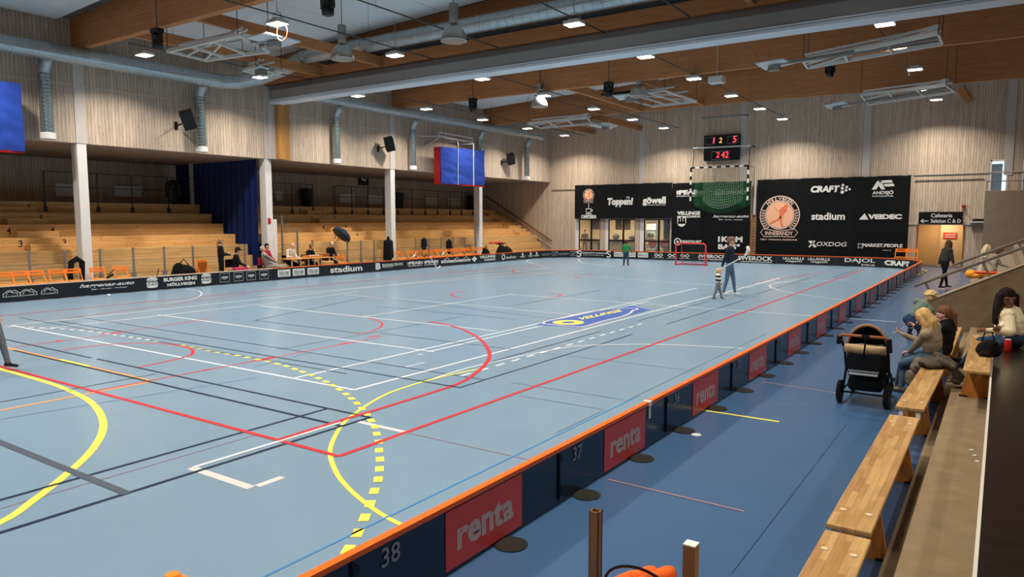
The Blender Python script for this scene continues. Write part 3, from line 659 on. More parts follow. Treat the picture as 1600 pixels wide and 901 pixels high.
mover(246, 64, 7.55, 'black moving stage light under the left end of the near beam', 1.15); mover(512, 8, 7.6, 'black stage light hanging at the top edge of the view', 1.2)
mover(739, 166, 7.55, 'black stage light under the third beam near the left wall', 1.2); mover(1297, 111, 7.6, 'black stage light under the hoop folded on the right', 1.0); mover(951, 142, 7.6, 'black stage light on a bar beside a folded hoop', 1.2)
m_ = MB(); m_.bar(FL(940, 148, 7.7), FL(1010, 141, 7.7), .1, .1); single(m_, 'lighting_bar', black, 'short black lighting bar beside the folded hoop over centre court', 'bar')
# ---------------------------------------------------------------- basketball hoops folded up under the roof
def hoop(quad, z, board, lab, ring=None, extra=0):
    """quad: four floor-plan corners of the folded frame (px), board: four corners of the backboard (px)"""
    P = [FL(a, b, z) for a, b in quad]; Bd = [FL(a, b, z - .05) for a, b in board]
    t = thing('basketball_hoop', lab, 'basketball hoop', sum(P, Vector()) / 4, 0, 'hoops folded up under the roof')
    m_ = MB()
    for a, b in ((0, 1), (3, 2)): m_.bar(P[a], P[b], .1, .1)
    m_.build('side_rail', light_steel, t)
    m_ = MB()
    for k in (0.0, .33, .66, 1.0): m_.bar(P[0].lerp(P[1], k), P[3].lerp(P[2], k), .07, .07)
    m_.build('cross_bar', light_steel, t)
    m_ = MB(); up = Vector((0, 0, .28)); m_.bar(P[0].lerp(P[3], .3) + up, P[1].lerp(P[2], .3) + up, .06, .06); m_.bar(P[0].lerp(P[3], .7) + up, P[1].lerp(P[2], .7) + up, .06, .06); m_.bar(P[0].lerp(P[3], .5), P[1].lerp(P[2], .15) + up, .05, .05); m_.bar(P[3], P[1] + up * .5, .05, .05); m_.build('folding_arm', light_steel, t)
    m_ = MB()
    for pt in P: m_.path([pt, Vector((pt.x, pt.y, ztop(pt.x) - .1))], .012, 5)
    m_.build('hanger', dark_metal, t)
    m_ = MB(); m_.prism(Bd, (0, 0, .04)); m_.build('backboard', mat('backboard', (206, 214, 220), .35), t)
    c = sum(Bd, Vector()) / 4
    m_ = MB(); m_.bar(P[1].lerp(P[2], .4), c, .09, .09); m_.bar(P[1].lerp(P[2], .7), c, .09, .09); m_.box(c + Vector((0, 0, -.12)), (.35, .25, .16)); m_.build('board_mount', grey_metal, t)
    if ring:
        rp = FL(ring[0], ring[1], z); m_ = MB()
        m_.path([rp + Vector((.225 * math.cos(a), .02, .225 * math.sin(a))) for a in [i * PI / 10 for i in range(20)]], .012, 6, True); m_.build('rim', mat('rim_orange', (190, 84, 52), .5), t)
hoop([(262, 80), (371, 54), (420, 80), (320, 94)], 7.62, [(384, 60), (416, 52), (470, 66), (440, 74)], 'white folded basketball hoop frame under the near beam', (440, 50))
hoop([(380, 110), (400, 104), (440, 112), (410, 118)], 7.7, [(395, 108), (405, 104), (420, 108), (410, 112)], 'small folded hoop frame in front of the divider by the left wall')
hoop([(825, 193), (918, 184), (925, 193), (845, 200)], 7.66, [(918, 196), (950, 192), (965, 197), (950, 203)], 'white folded hoop frame at the far left corner of the hall', (955, 190))
hoop([(1038, 141), (962, 150), (1020, 166), (1088, 158)], 7.66, [(958, 150), (1000, 146), (1012, 152), (968, 157)], 'white folded hoop frame over centre court behind the divider')
hoop([(1255, 96), (1466, 52), (1472, 68), (1262, 106)], 7.62, [(1180, 100), (1224, 93), (1240, 100), (1196, 110)], 'long white folded hoop frame behind the divider on the right', (1192, 84))
hoop([(1345, 148), (1478, 133), (1492, 143), (1358, 163)], 7.62, [(1287, 166), (1318, 159), (1330, 165), (1298, 171)], 'long white folded hoop frame before the far wall on the right', (1294, 153))
m_ = MB(); m_.bar(AY(1500, 138, 42.9), AY(1514, 159, 42.9), .1, .3); single(m_, 'roof_brace', mat('brace_wood', (196, 130, 76), .6), 'short wooden brace below the far beam at right', 'brace')
m_ = MB(); m_.bbox(FL(1120, 125, 7.65), (.55, .4, .25), .02); jb = FL(1120, 125, 7.65); m_.path([jb, Vector((jb.x, jb.y, ztop(jb.x) - .005))], .012, 5); single(m_, 'junction_box', light_steel, 'pale box beside a lamp right of the centre hoop', 'box')
# wall mounted hoop over the mat
t = thing('basketball_hoop', 'white folded wall hoop frame above the blue and red mat', 'basketball hoop', (-25.8, 32, 6.9))
m_ = MB()
for z in (6.92, 7.15): m_.bar((-25.6, 30.6, z), (-25.6, 33.6, z - .05), .06, .06)
m_.bar((-25.95, 29.5, 6.85), (-25.3, 30.9, 6.95), .05, .05); m_.bar((-25.95, 29.8, 6.3), (-25.4, 30.6, 6.95), .05, .05); m_.bar((-25.6, 30.6, 6.92), (-25.6, 30.6, 7.15), .06, .06); m_.bar((-25.6, 33.6, 6.9), (-25.6, 33.6, 7.1), .06, .06); m_.build('frame', light_steel, t)
# ---------------------------------------------------------------- hanging crash mats
mat_blue = mat('mat_blue', (38, 62, 140), .42, noise_amt=.05, noise_scale=3); mat_red = mat('mat_red', (146, 26, 28), .45)
def crash(y0, y1, z0, z1, lab, red=0.0, straps=(), ht=0.0):
    t = thing('crash_mat', lab, 'mat', (-25.6, (y0 + y1) / 2, z0))
    bm = bmesh.new(); nx, nz = 44, 30; X0 = -25.0
    def g(u, v):
        y = y0 + (y1 - y0) * u; z = z0 + (z1 - z0) * v + ht * (u - .5)
        w_ = .035 * math.sin(7 * u + 5 * v) * (1 - v) + .03 * noise.noise(Vector((u * 4, v * 9 + u * 3, 3))) + .045 * math.sin(14 * (v + abs(((u * 3) % 1) - .5) * .35)) * max(0, .75 - v) * max(0, math.sin(PI * ((u * 3) % 1)))
        return Vector((X0 + w_, y, z))
    vs = [g(i / nx, j / nz) for j in range(nz + 1) for i in range(nx + 1)]
    m_ = MB(); m_.add(vs, [(j * (nx + 1) + i, j * (nx + 1) + i + 1, (j + 1) * (nx + 1) + i + 1, (j + 1) * (nx + 1) + i) for j in range(nz) for i in range(nx)])
    o = m_.build('cover', mat_blue, t, True)
    m_ = MB(); m_.rng(-25.38, X0 - .06, y0 + .02, y1 - .02, z0 + .03, z1 - .03); m_.build('core', mat_blue, t)
    m_ = MB()
    m_.prism([(-25.42, y0 - .02, z0 - ht * .5), (X0 - .02, y0, z0 - ht * .5), (X0 - .02, y0, z1 - ht * .5), (-25.42, y0 - .02, z1 - ht * .5)], (0, -.03, 0)); m_.rng(-25.42, X0, y0, y1, z0 - .05 - ht * .2, z0 + .01); m_.build('red_side', mat_red, t)
    m_ = MB()
    for k in straps:
        y = y0 + (y1 - y0) * k; m_.bar((X0 + .05, y, z0 - .04), (X0 + .05, y, z1 + .35), .05, .02); m_.bar((X0 + .05, y, z1 + .35), (-25.98, y, z1 + .35), .04, .04)
    if straps: m_.build('strap', light_steel, t)
crash(30.0, 33.95, 4.38, 6.34, 'blue crash mat with red side hanging on left wall behind the divider', straps=(.36, .72), ht=.08)
crash(7.4, 10.13, 4.51, 6.55, 'plain blue crash mat hanging at the left edge of the view')
# ---------------------------------------------------------------- wooden stands behind the left boards
TX = [-26.44, -26.74, -27.05, -27.9, -28.75, -29.6, -30.5]; TZ = [.46, .92, 1.37, 1.80, 2.25, 2.69, 3.12]
dark_pine = boards('pine_dark', (176, 126, 82), (150, 104, 62), 2, 0.115, 1, gap=0.05, tint=0.07, knots=0.4)
ink = mat('number_ink', (60, 44, 34), .7)
def bleacher(y0, y1, stairs, lab):
    t = thing('bleacher', lab, 'bleacher', (-30, (y0 + y1) / 2, 0))
    for k in range(7):
        m_ = MB(); xb = TX[k + 1] - .02 if k < 6 else XG + .01
        m_.rng(xb, TX[k], y0, y1, 0 if k == 0 else TZ[k - 1] - .02, TZ[k]); m_.build('tier', pine, t)
    for (a, b, shift) in stairs:
        for k in range(2, 6):
            if k + 1 > 6: break
            zz = (TZ[k] + TZ[k + 1]) / 2; sh = shift * (k - 3)
            m_ = MB(); m_.rng(TX[k + 1] - .01, TX[k + 1] + .38, a + sh, b + sh, TZ[k] - .005, zz); m_.build('step', pine, t)
            for yy in (a + sh - .16, b + sh - .05):
                pr = Print(on_x(TX[k + 1] + .004, yy, zz + .02)); pr.text(str(k + 1), 0, 0, .13, .24, .01); pr.done('number', ink, t)
    return t
bleacher(YB + .05, 19.4, [(11.15, 12.45, .0)], 'tiered pine bleacher left of the blue curtain')
bleacher(20.75, YW - .02, [(25.3, 26.7, 0), (41.4, 42.9, 0)], 'tiered pine bleacher right of the blue curtain, reaching the far wall')
# railings at the top
def railing(y0, y1, ys, lab):
    t = thing('gallery_railing', lab, 'railing', (TX[6], (y0 + y1) / 2, TZ[6])); x = TX[6] + .03
    m_ = MB(); m_.path([(x, y0, TZ[5] + .25), (x, y0, 4.28), (x, y1, 4.28), (x, y1, TZ[5] + .25)], .017, 8); m_.build('top_rail', dark_metal, t)
    m_ = MB(); m_.path([(x, y0, 3.7), (x, y1, 3.7)], .014, 6); m_.build('middle_rail', dark_metal, t)
    for y in ys:
        m_ = MB(); m_.bar((x, y, TZ[5] + .1), (x, y, 4.28), .035, .035); m_.box((x, y, TZ[5] + .15), (.07, .12, .22)); m_.build('post', dark_metal, t)
railing(12.9, 19.2, [12.95, 14.9, 16.3, 17.9], 'dark steel railing at top of the left bleacher')
railing(23.3, 26.0, [23.35, 24.6, 25.95], 'dark steel railing top of right bleacher, nearest the curtain'); railing(27.4, 40.4, [27.5 + 1.25 * k for k in range(11)], 'long dark steel railing at top of the right bleacher')
# clear screens on the low wall behind the players
def screen(y0, y1, n, lab, h=1.42):
    t = thing('glass_screen', lab, 'screen', (-26.1, (y0 + y1) / 2, .3)); x = -26.14
    for k in range(n + 1):
        y = y0 + (y1 - y0) * k / n; m_ = MB(); m_.bar((x, y, 0), (x, y, h), .05, .06); m_.box((x, y, .42), (.09, .13, .2)); m_.build('post', grey_metal, t)
    for k in range(n):
        a = y0 + (y1 - y0) * k / n + .04; b = y0 + (y1 - y0) * (k + 1) / n - .04
        m_ = MB(); m_.rng(x - .006, x + .006, a, b, .5, h - .02); m_.build('pane', screen_glass, t)
screen(9.45, 11.6, 2, 'clear screen left of the first white column'); screen(12.75, 18.6, 5, 'clear screen in front of the left bleacher, right of first column'); screen(24.3, 27.0, 3, 'clear screen left of the third white column'); screen(29.2, 34.6, 5, 'clear screen behind the long row of orange chairs')
t = thing('glass_screen', 'tall clear corner screen behind the white shirted man', 'screen', (-26.3, 21.2, 0))
for x, y, h in ((-26.7, 20.95, 2.62), (-26.15, 21.35, 2.05), (-26.4, 22.4, 1.5)):
    m_ = MB(); m_.bar((x, y, 0), (x, y, h), .06, .06); m_.build('post', grey_metal, t)
m_ = MB(); m_.bar((-26.7, 20.95, .3), (-26.7, 20.95, .31), .01, .01); m_.prism([(-26.68, 20.97, .3), (-26.18, 21.33, .3), (-26.18, 21.33, 2.0), (-26.68, 20.97, 2.5)], (.008, -.008, 0)); m_.build('pane', screen_glass, t)
# blue divider curtain, drawn aside beside the second column
cm = mat('curtain_blue', (20, 36, 88), .8, noise_amt=.08, noise_scale=2)
def curtain(p0, p1, z0, z1, lab, amp=.09, wv=.42):
    p0 = Vector(p0); p1 = Vector(p1); d = p1 - p0; L = d.length; d /= L; nn = Vector((-d.y, d.x)); k = int(L / .05); rows = 8; vs = []
    for j in range(rows + 1):
        for i in range(k + 1):
            s_ = L * i / k; off = amp * math.sin(2 * PI * s_ / wv + .6 * math.sin(s_ * 3)) * (1 - .25 * j / rows); p = p0 + d * s_ + nn * off; vs.append(Vector((p.x, p.y, z0 + (z1 - z0) * j / rows)))
    m_ = MB(); fs = [(j * (k + 1) + i, j * (k + 1) + i + 1, (j + 1) * (k + 1) + i + 1, (j + 1) * (k + 1) + i) for j in range(rows) for i in range(k)]; m_.add(vs, fs)
    n_ = len(vs); m_.add([v + Vector((nn.x, nn.y, 0)) * .015 for v in vs], fs)
    o = m_.build('curtain', cm, None, True); setk(o, lab, 'curtain')
curtain((-32.6, 19.58), (-26.35, 19.5), .05, 4.98, 'tall blue curtain drawn between the two bleachers')
m_ = MB(); m_.bar((-30.9, 19.3, 3.1), (-30.9, 19.3, 5), .1, .16); struct(m_, 'column', strip_paint)
# gallery wall panels, coats, bins, block sign
rad = mat('radiator', (226, 226, 222), .5)
for i, (a, b, c, d) in enumerate([(86, 286, 118, 307), (179, 289, 222, 308), (430, 298, 442, 314), (530, 302, 554, 317), (574, 304, 599, 319), (665, 308, 685, 321), (700, 309, 719, 322)]):
    p = AX(a, b, XG + .1); r = AX(c, d, XG + .1); t = thing('radiator', 'flat pale wall radiator, %s from left along the gallery wall' % ['first', 'second', 'third', 'fourth', 'fifth', 'sixth', 'seventh'][i], 'radiator', (XG + .05, p.y, r.z), 0, 'radiators on the gallery wall')
    m_ = MB(); m_.bbox((XG + .08, (p.y + r.y) / 2, (p.z + r.z) / 2), (.08, abs(r.y - p.y), abs(p.z - r.z)), .02); m_.build('panel', rad, t)
    m_ = MB(); m_.rng(XG + .01, XG + .12, min(p.y, r.y) + .1, max(p.y, r.y) - .1, max(p.z, r.z) - .01, max(p.z, r.z) + .02); m_.build('grille', grey_metal, t)
def coat(c, h, w_, lab, nm='hanging_coat', cat='coat', m=None, depth=.16):
    m_ = MB(); c = Vector(c)
    m_.cone(c + Vector((0, 0, -h * .2)), w_ * .42, c + Vector((0, 0, -h * .75)), w_ * .36, ((1, 0, 0), depth / w_ * 1.2)); m_.cone(c + Vector((0, w_ * .35, -h * .12)), w_ * .16, c + Vector((0, w_ * .5, -h * .55)), w_ * .11, ((1, 0, 0), .7)); m_.cone(c + Vector((0, -w_ * .35, -h * .12)), w_ * .16, c + Vector((0, -w_ * .48, -h * .6)), w_ * .11, ((1, 0, 0), .7)); m_.cone(c, w_ * .12, c + Vector((0, 0, -h * .2)), w_ * .3, ((1, 0, 0), .7))
    single(m_, nm, m or black, lab, cat, None, True)
p = AX(270, 285, TX[6] + .1); coat((TX[6] + .12, p.y, 4.1), 1.0, .7, 'black coat hung on the top railing near the blue curtain')
for px, lab in ((479, 'dark bin standing against the gallery wall behind the second railing'), (737, 'dark bin against the gallery wall near the far column'), (623, 'dark bin on the gallery just right of the third column')):
    p = AX(px, 310, XG + .5); m_ = MB(); m_.lathe((p.x, p.y, TZ[6]), [(.26, 0), (.34, .95), (.36, .97), (.36, 1.02), (.1, 1.08)], 14); single(m_, 'waste_bin', mat('bin_dark', (34, 36, 38), .6), lab, 'bin')
p = AX(568, 274, XG + .05); t = thing('block_sign', 'small black sign with a white letter on gallery wall', 'sign', p)
m_ = MB(); m_.rng(XG, XG + .05, p.y - .42, p.y + .42, p.z - .6, p.z + .6); m_.build('plate', black, t)
pr = Print(on_x(XG + .055, p.y, p.z)); pr.text('C', 0, -.05, .42, .6, .03); pr.text('BLOCK', 0, .45, .5, .14, .02); pr.done('lettering', white_ink, t)
for z0, z1, y in ((2.35, 2.6, 19.9),):
    m_ = MB(); zs_ = AX(418, 345, XC).z; m_.rng(XC + .01, XC + .025, 19.68, 19.82, zs_ - .12, zs_ + .12); single(m_, 'fire_sign', mat('sign_red', (176, 40, 40), .5), 'small red sign on the second white column', 'sign')
# handrail on the far wall beside the last stairs
t = thing('handrail', 'sloping wooden handrail on the far wall by the bleacher stairs', 'handrail', (-28.5, YW, 2.5))
m_ = MB(); m_.path([(-31.6, YW - .1, 4.2), (-25.85, YW - .1, .98)], .05, 8); m_.build('rail', mat('rail_wood', (120, 84, 56), .5), t)
m_ = MB()
for k in (.1, .4, .7, .95): x = -31.6 + 5.75 * k; z = 4.2 - 3.22 * k; m_.bar((x, YW - .1, z), (x, YW, z - .06), .02, .02)
m_.build('bracket', dark_metal, t)
m_ = MB(); m_.bar((-31.6, YW - .02, 3.75), (-25.9, YW - .02, .52), .03, .14, (0, 1, 0)); struct(m_, 'trim_6', mat('wall_rail', (190, 178, 164), .5))
# ---------------------------------------------------------------- rink boards
RAD = 2.8; BH = .50
LA = 38.2; LB = LA + RAD * PI / 2; LC = LB + (21.3 - 5.86); LD = LC + RAD * PI / 2; LE = LD + 38.2
def ring_pt(s):
    """point and inward normal of the inner face of the boards; s runs up the left side, across the far end, back down the right"""
    if s < LA: return Vector((XL, s, 0)), Vector((1, 0, 0))
    if s < LB: a = (s - LA) / RAD; c = Vector((XL + RAD, 38.2, 0)); n_ = Vector((-math.cos(a), math.sin(a), 0)); return c + n_ * RAD, -n_
    if s < LC: return Vector((XL + RAD + s - LB, YE, 0)), Vector((0, -1, 0))
    if s < LD: a = (s - LC) / RAD; c = Vector((XR - RAD, 38.2, 0)); n_ = Vector((math.sin(a), math.cos(a), 0)); return c + n_ * RAD, -n_
    return Vector((XR, 38.2 - (s - LD), 0)), Vector((-1, 0, 0))
def s_at(px, z=.27):
    best = min(((abs(PX(ring_pt(s)[0] + Vector((0, 0, z)))[0] - px), s) for s in [i * .02 for i in range(int(LD / .02))] if s > 4), key=lambda a: a[0]); return best[1]
def inner(ds=0.0, off=.006):
    def fn(u, v):
        p, n_ = ring_pt(u + ds); return p + n_ * off + Vector((0, 0, v))
    return fn
def board_strip(m_, s0, s1, o0, o1, z0, z1):
    k = max(1, int((s1 - s0) / .2)) if (LA - .5 < s1 and s0 < LB + .5) or (LC - .5 < s1 and s0 < LD + .5) else 1
    P = [ring_pt(s0 + (s1 - s0) * i / k) for i in range(k + 1)]; vs = []
    for p, n_ in P:
        for o_, z in ((o0, z0), (o1, z0), (o1, z1), (o0, z1)): vs.append(p - n_ * o_ + Vector((0, 0, z)))
    fs = [(i * 4 + j, i * 4 + (j + 1) % 4, i * 4 + 4 + (j + 1) % 4, i * 4 + 4 + j) for i in range(k) for j in range(4)] + [(0, 1, 2, 3), (k * 4 + 3, k * 4 + 2, k * 4 + 1, k * 4)]
    m_.add(vs, fs)
foot_m = mat('board_foot', (44, 42, 38), .6)
def section(s0, s1, lab, navy=False, rail=None):
    pm, n_ = ring_pt((s0 + s1) / 2); t = thing('rink_board', lab, 'rink board', pm, 0, 'sections of the rink boards')
    m_ = MB(); board_strip(m_, s0 + .006, s1 - .006, 0, .035, .012, BH - .02); m_.build('panel', board_navy if navy else board_blk, t)
    m_ = MB(); board_strip(m_, s0 + .002, s1 - .002, -.012, .047, BH - .035, BH); m_.build('top_rail', rail or orange, t)
    for k in (.36, .86):
        p, n_ = ring_pt(s0 + (s1 - s0) * k); c = p - n_ * .13
        m_ = MB(); m_.lathe(c, [(.125, .001), (.13, .008), (.1, .02), (.03, .026)], 20); m_.build('foot', foot_m, t)
    return t
pale_rail = mat('pale_rail', (226, 196, 170), .4)
def ad(t, fnlist, m=white_ink, name='advert'):
    pr = Print(inner()); fnlist(pr); return pr.done(name, m, t)
def fx(s): return s
secs = {}
def sec(key, s0, s1, lab, rail=None): secs[key] = section(s0, s1, lab, rail=rail); return secs[key]
sec('z', 6.4, 8.7, 'plain black rink board at the left edge of the view', pale_rail)
t = sec('a', 8.7, 10.75, 'black rink board with three white mountain outline emblems', pale_rail)
def mtn(pr, s, w_=.45):
    h = .2; b = .16
    pr.line([(s - w_ / 2, b), (s - w_ / 2, b + .1), (s - w_ * .18, b + h), (s, b + .13), (s + w_ * .08, b + h * .85), (s + w_ * .17, b + h), (s + w_ / 2, b + .09), (s + w_ / 2, b)], .016)
    pr.line([(s - w_ * .33, b + .05), (s - w_ * .33, b + .09), (s - .02, b + .2), (s + w_ * .1, b + .1), (s + w_ * .2, b + .13), (s + w_ * .33, b + .08), (s + w_ * .33, b + .05)], .014)
    pr.text('LJUNGHBERG'.replace('H', ''), s, b + .012, w_ * .86, .04, .01)
for s in (9.18, 9.62, 10.2): ad(t, lambda pr, s=s: mtn(pr, s), name='mountain_emblem')
t = sec('b', 10.75, 13.0, 'black rink board with white slanted lettering, below the first column', pale_rail)
ad(t, lambda pr: (pr.text('haggenas-auto', 11.95, .315, 1.75, .15, .02, .35), pr.text('Bilar - Service - Verkstad', 12.0, .2, 1.15, .045, .005, .2)))
t = sec('c', 13.0, 15.85, 'black rink board with two burger emblems and white lettering', pale_rail)
def bun(pr, s):
    a = [(s + .2 * math.cos(x), .36 + .11 * math.sin(x)) for x in [i * PI / 12 for i in range(13)]]; pr.poly(a)
    pr.poly([(s - .2, .19), (s - .18, .12), (s - .1, .095), (s + .1, .095), (s + .18, .12), (s + .2, .19)]); pr.text('KING', s, .25, .4, .09, .05); pr.text('BURGER', s, .333, .34, .035, .04)
for s in (13.44, 15.48): ad(t, lambda pr, s=s: bun(pr, s), name='burger_emblem')
ad(t, lambda pr: (pr.text('BURGER KING', 14.48, .34, 1.26, .14, .05), pr.text('HÖLLVIKEN', 14.5, .165, 1.05, .13, .05)))
t = sec('d', 15.85, 18.42, 'black rink board with four small square outlined adverts', pale_rail)
for s in (16.24, 16.83, 17.39, 17.98): ad(t, lambda pr, s=s: (pr.line([(s - .2, .1), (s + .2, .1), (s + .2, .42), (s - .2, .42)], .012, True), pr.text('UDM', s, .27, .27, .085, .04), pr.text('bygg', s, .205, .14, .03, 0)), name='square_advert')
t = sec('e', 18.42, 20.95, 'black rink board with three white lettered plates, below the table', None)
for s in (18.95, 19.69, 20.45):
    ad(t, lambda pr, s=s: pr.rect(s - .31, s + .31, .12, .41), name='plate')
    pr = Print(inner(0, .009)); pr.text('TÄTA TAK', s, .285, .5, .13, .03); pr.text('GRUPPEN SVERIGE', s, .185, .46, .04, .02); pr.done('plate_lettering', black, t)
t = sec('f', 20.95, 23.7, 'black rink board with large white lettering, left half')
ad(t, lambda pr: pr.text('stadium', 22.34, .25, 1.9, .27, .03))
t = sec('g', 23.7, 26.15, 'black rink board with a white bold emblem and capitals, third column')
ad(t, lambda pr: (pr.text('B', 24.3, .26, .34, .32, .06), pr.text('BILKONSULTEN SYD', 25.28, .285, 1.4, .13, .03), pr.text('Kvalitetsbilar', 24.95, .185, .7, .04, .01)))
t = sec('h', 26.15, 28.72, 'black rink board with two framed white wordmarks')
for s in (26.88, 28.1): ad(t, lambda pr, s=s: (pr.text('PEAB', s, .29, .86, .16, .05), *[pr.rect(s + a * .5 - .06, s + a * .5 + .06, .22 + .035 * k, .245 + .035 * k) for a in (-1, 1) for k in range(4)], pr.rect(s - .54, s + .54, .135, .165)), name='wordmark')
t = sec('i', 28.72, 31.3, 'black rink board with three white roof outline emblems')
for s in (29.3, 30.15, 30.95):
    ad(t, lambda pr, s=s: (pr.rect(s - .42, s + .42, .17, .3), pr.line([(s - .22, .3), (s + .1, .43), (s + .24, .34), (s + .24, .3)], .03)), name='roof_emblem')
    pr = Print(inner(0, .009)); pr.text('TRYGGHUS', s, .235, .55, .07, .02); pr.done('emblem_lettering', black, t)
t = sec('j', 31.3, 33.95, 'black rink board with a diamond emblem and white capitals')
ad(t, lambda pr: (pr.poly([(31.75, .1), (32.0, .26), (31.75, .42), (31.5, .26)]), pr.text('VELLINGE', 32.98, .35, 1.55, .15, .05), pr.text('KOMMUN', 33.2, .17, 1.05, .12, .04)))
t = sec('k', 33.95, 36.2, 'black rink board with a white oval emblem and script')
ad(t, lambda pr: (pr.ring(34.55, .26, .14, .07, 24), pr.text('Soodfönster', 35.35, .22, 1.1, .16, .01, .3)))
t = sec('l', 36.2, 39.0, 'black rink board at the left bend with three round emblems')
for px in (816.5, 829, 838.5): s = s_at(px); ad(t, lambda pr, s=s: (pr.disc(s, .33, .09), pr.rect(s - .3, s + .3, .2, .225), pr.rect(s - .22, s + .22, .15, .165)), name='round_emblem')
t = sec('m', 39.0, 41.0, 'black rink board on the left bend with a grey tick box emblem')
def tick(pr, s): pr.text('Colorama', s - .25, .27, .75, .1, .01); pr.line([(s + .2, .14), (s + .6, .14), (s + .6, .38), (s + .2, .38)], .025, True); pr.line([(s + .28, .26), (s + .38, .2), (s + .6, .4)], .04); pr.rect(s - .6, s, .17, .185)
ad(t, lambda pr: tick(pr, s_at(858)), grey_ink)
t = sec('n', 41.0, 43.4, 'black far board with a grey tick box emblem, left end'); ad(t, lambda pr: tick(pr, s_at(886)), grey_ink)
def ex(x): return LB + (x + 21.3)
t = sec('o', 43.4, ex(-20.2), 'black far board with two curled white emblems below cafe windows')
def ess(pr, s): pr.line([(s + .14, .4), (s + .02, .43), (s - .12, .39), (s - .13, .32), (s, .27), (s + .12, .22), (s + .13, .13), (s, .08), (s - .14, .11)], .07)
ad(t, lambda pr: (ess(pr, s_at(904.5)), ess(pr, s_at(951)), pr.text('SÖDERSLÄTTS GODISHUS', s_at(928), .32, 1.75, .11, .02), pr.text('Godis på ett bättre sätt', s_at(928), .17, 1.4, .08, 0, .2)))
t = sec('p', ex(-20.2), ex(-17.7), 'black far board with white plates behind the green player')
for a, b in ((-20.12, -19.4), (-19.4, -18.65), (-18.5, -17.83)):
    ad(t, lambda pr: pr.rect(ex(a), ex(b), .13, .42), name='plate'); pr = Print(inner(0, .009)); pr.text('RALLCO', ex((a + b) / 2), .275, (b - a) * .86, .16, .02); pr.done('plate_lettering', black, t)
t = sec('q', ex(-17.7), ex(-15.0), 'black far board with three white double loop emblems')
def loop(pr, s): pr.line([(s - .26, .3), (s - .2, .38), (s - .1, .36), (s, .25), (s + .1, .36), (s + .2, .38), (s + .26, .3), (s + .14, .2), (s, .32), (s - .14, .2)], .05, True); pr.rect(s - .32, s + .32, .13, .15)
for x in (-17.15, -16.28, -15.5): ad(t, lambda pr: loop(pr, ex(x)), name='loop_emblem')
t = sec('r', ex(-15.0), ex(-12.6), 'black far board with slanted capitals behind the red goal')
ad(t, lambda pr: (pr.text('SWEROCK', ex(-13.85), .31, 1.7, .19, .03, .25), pr.text('EN DEL AV PEAB BETONG', ex(-13.9), .13, 1.5, .08, .02, .2)))
t = sec('s', ex(-12.6), ex(-10.2), 'black far board with white underlined capitals right of the walking man')
ad(t, lambda pr: (pr.text('SWEROCK', ex(-11.4), .27, 1.9, .25, .02), pr.rect(ex(-12.2), ex(-10.45), .06, .09)))
t = sec('t', ex(-10.2), ex(-7.2), 'black far board with two brush lettered adverts')
for x in (-9.35, -8.05): ad(t, lambda pr: (pr.text('ULLAHILLS', ex(x), .33, 1.1, .14, .02), pr.text('magasin', ex(x) + .02, .17, .85, .14, .01, .2)), name='brush_lettering')
t = sec('u', ex(-7.2), LC + .3, 'black far board with large white serif capitals')
ad(t, lambda pr: (pr.text('DAJOL', ex(-6.05), .3, 1.45, .27, .02), pr.text('BYGG AB', ex(-5.65), .1, .62, .09, .02)))
t = sec('v', LC + .3, LC + 2.4, 'black rink board on the right bend, left part'); t = sec('w', LC + 2.4, LD, 'black rink board on the right bend with white capitals')
ad(secs['v'], lambda pr: pr.text('CRAFT', LC + 1.75, .26, 1.5, .26, .06))
# right-hand side, seen from outside: dark panels with red adverts and numbers
NUM = {0: '38', 1: '37', 2: '36', 3: '32', 4: '33'}
words_ = ['sixth', 'seventh', 'eighth', 'ninth', 'tenth', 'eleventh', 'twelfth', 'thirteenth', 'fourteenth', 'fifteenth', 'sixteenth']
for k in range(-1, 15):
    y0 = 2.78 + 2.365 * k; s1 = LD + (38.2 - y0); s0 = s1 - 2.365
    lab = 'navy rink board beside the blue walkway with ' + ('white number %s and red advert' % NUM[k] if k in NUM else 'faded red advert, %s past the numbered ones' % ['first', 'second', 'third', 'fourth', 'fifth', 'sixth', 'seventh', 'eighth', 'ninth', 'tenth', 'eleventh'][k - 5] if k > 4 else 'orange rail at bottom edge')
    t = section(s0, min(s1, LE + 20), lab, True)
    xo = XR + .0395
    m_ = MB(); m_.rng(xo - .003, xo + .002, y0 + .86, y0 + 1.8, .03, .45); rp_ = m_.build('red_panel', red_ad, t)
    pr = Print(on_x(xo + .004)); pr.text('renta', y0 + 1.33, .235, .7, .2, .035); pr.done('lettering', mat('renta_ink', (206, 176, 170), .5), rp_)
    if k == 1: m_ = MB(); m_.box((XR + .02, 7.05, BH - .02), (.08, .05, .05)); m_.box((XR + .045, 7.05, BH - .12), (.012, .04, .12)); m_.build('clip', white_paint, t)
    if k in NUM: pr = Print(on_x(xo + .003)); pr.text(NUM[k], y0 + .33, .375, .165, .125, .01); pr.done('number', grey_ink, t)
    m_ = MB(); m_.rng(xo - .002, xo + .012, y0 + .0, y0 + .02, .05, .45); m_.box((xo + .005, y0 + .03, .4), (.02, .05, .04)); m_.box((xo + .005, y0 + .03, .12), (.02, .05, .04)); m_.build('joint', black, t)
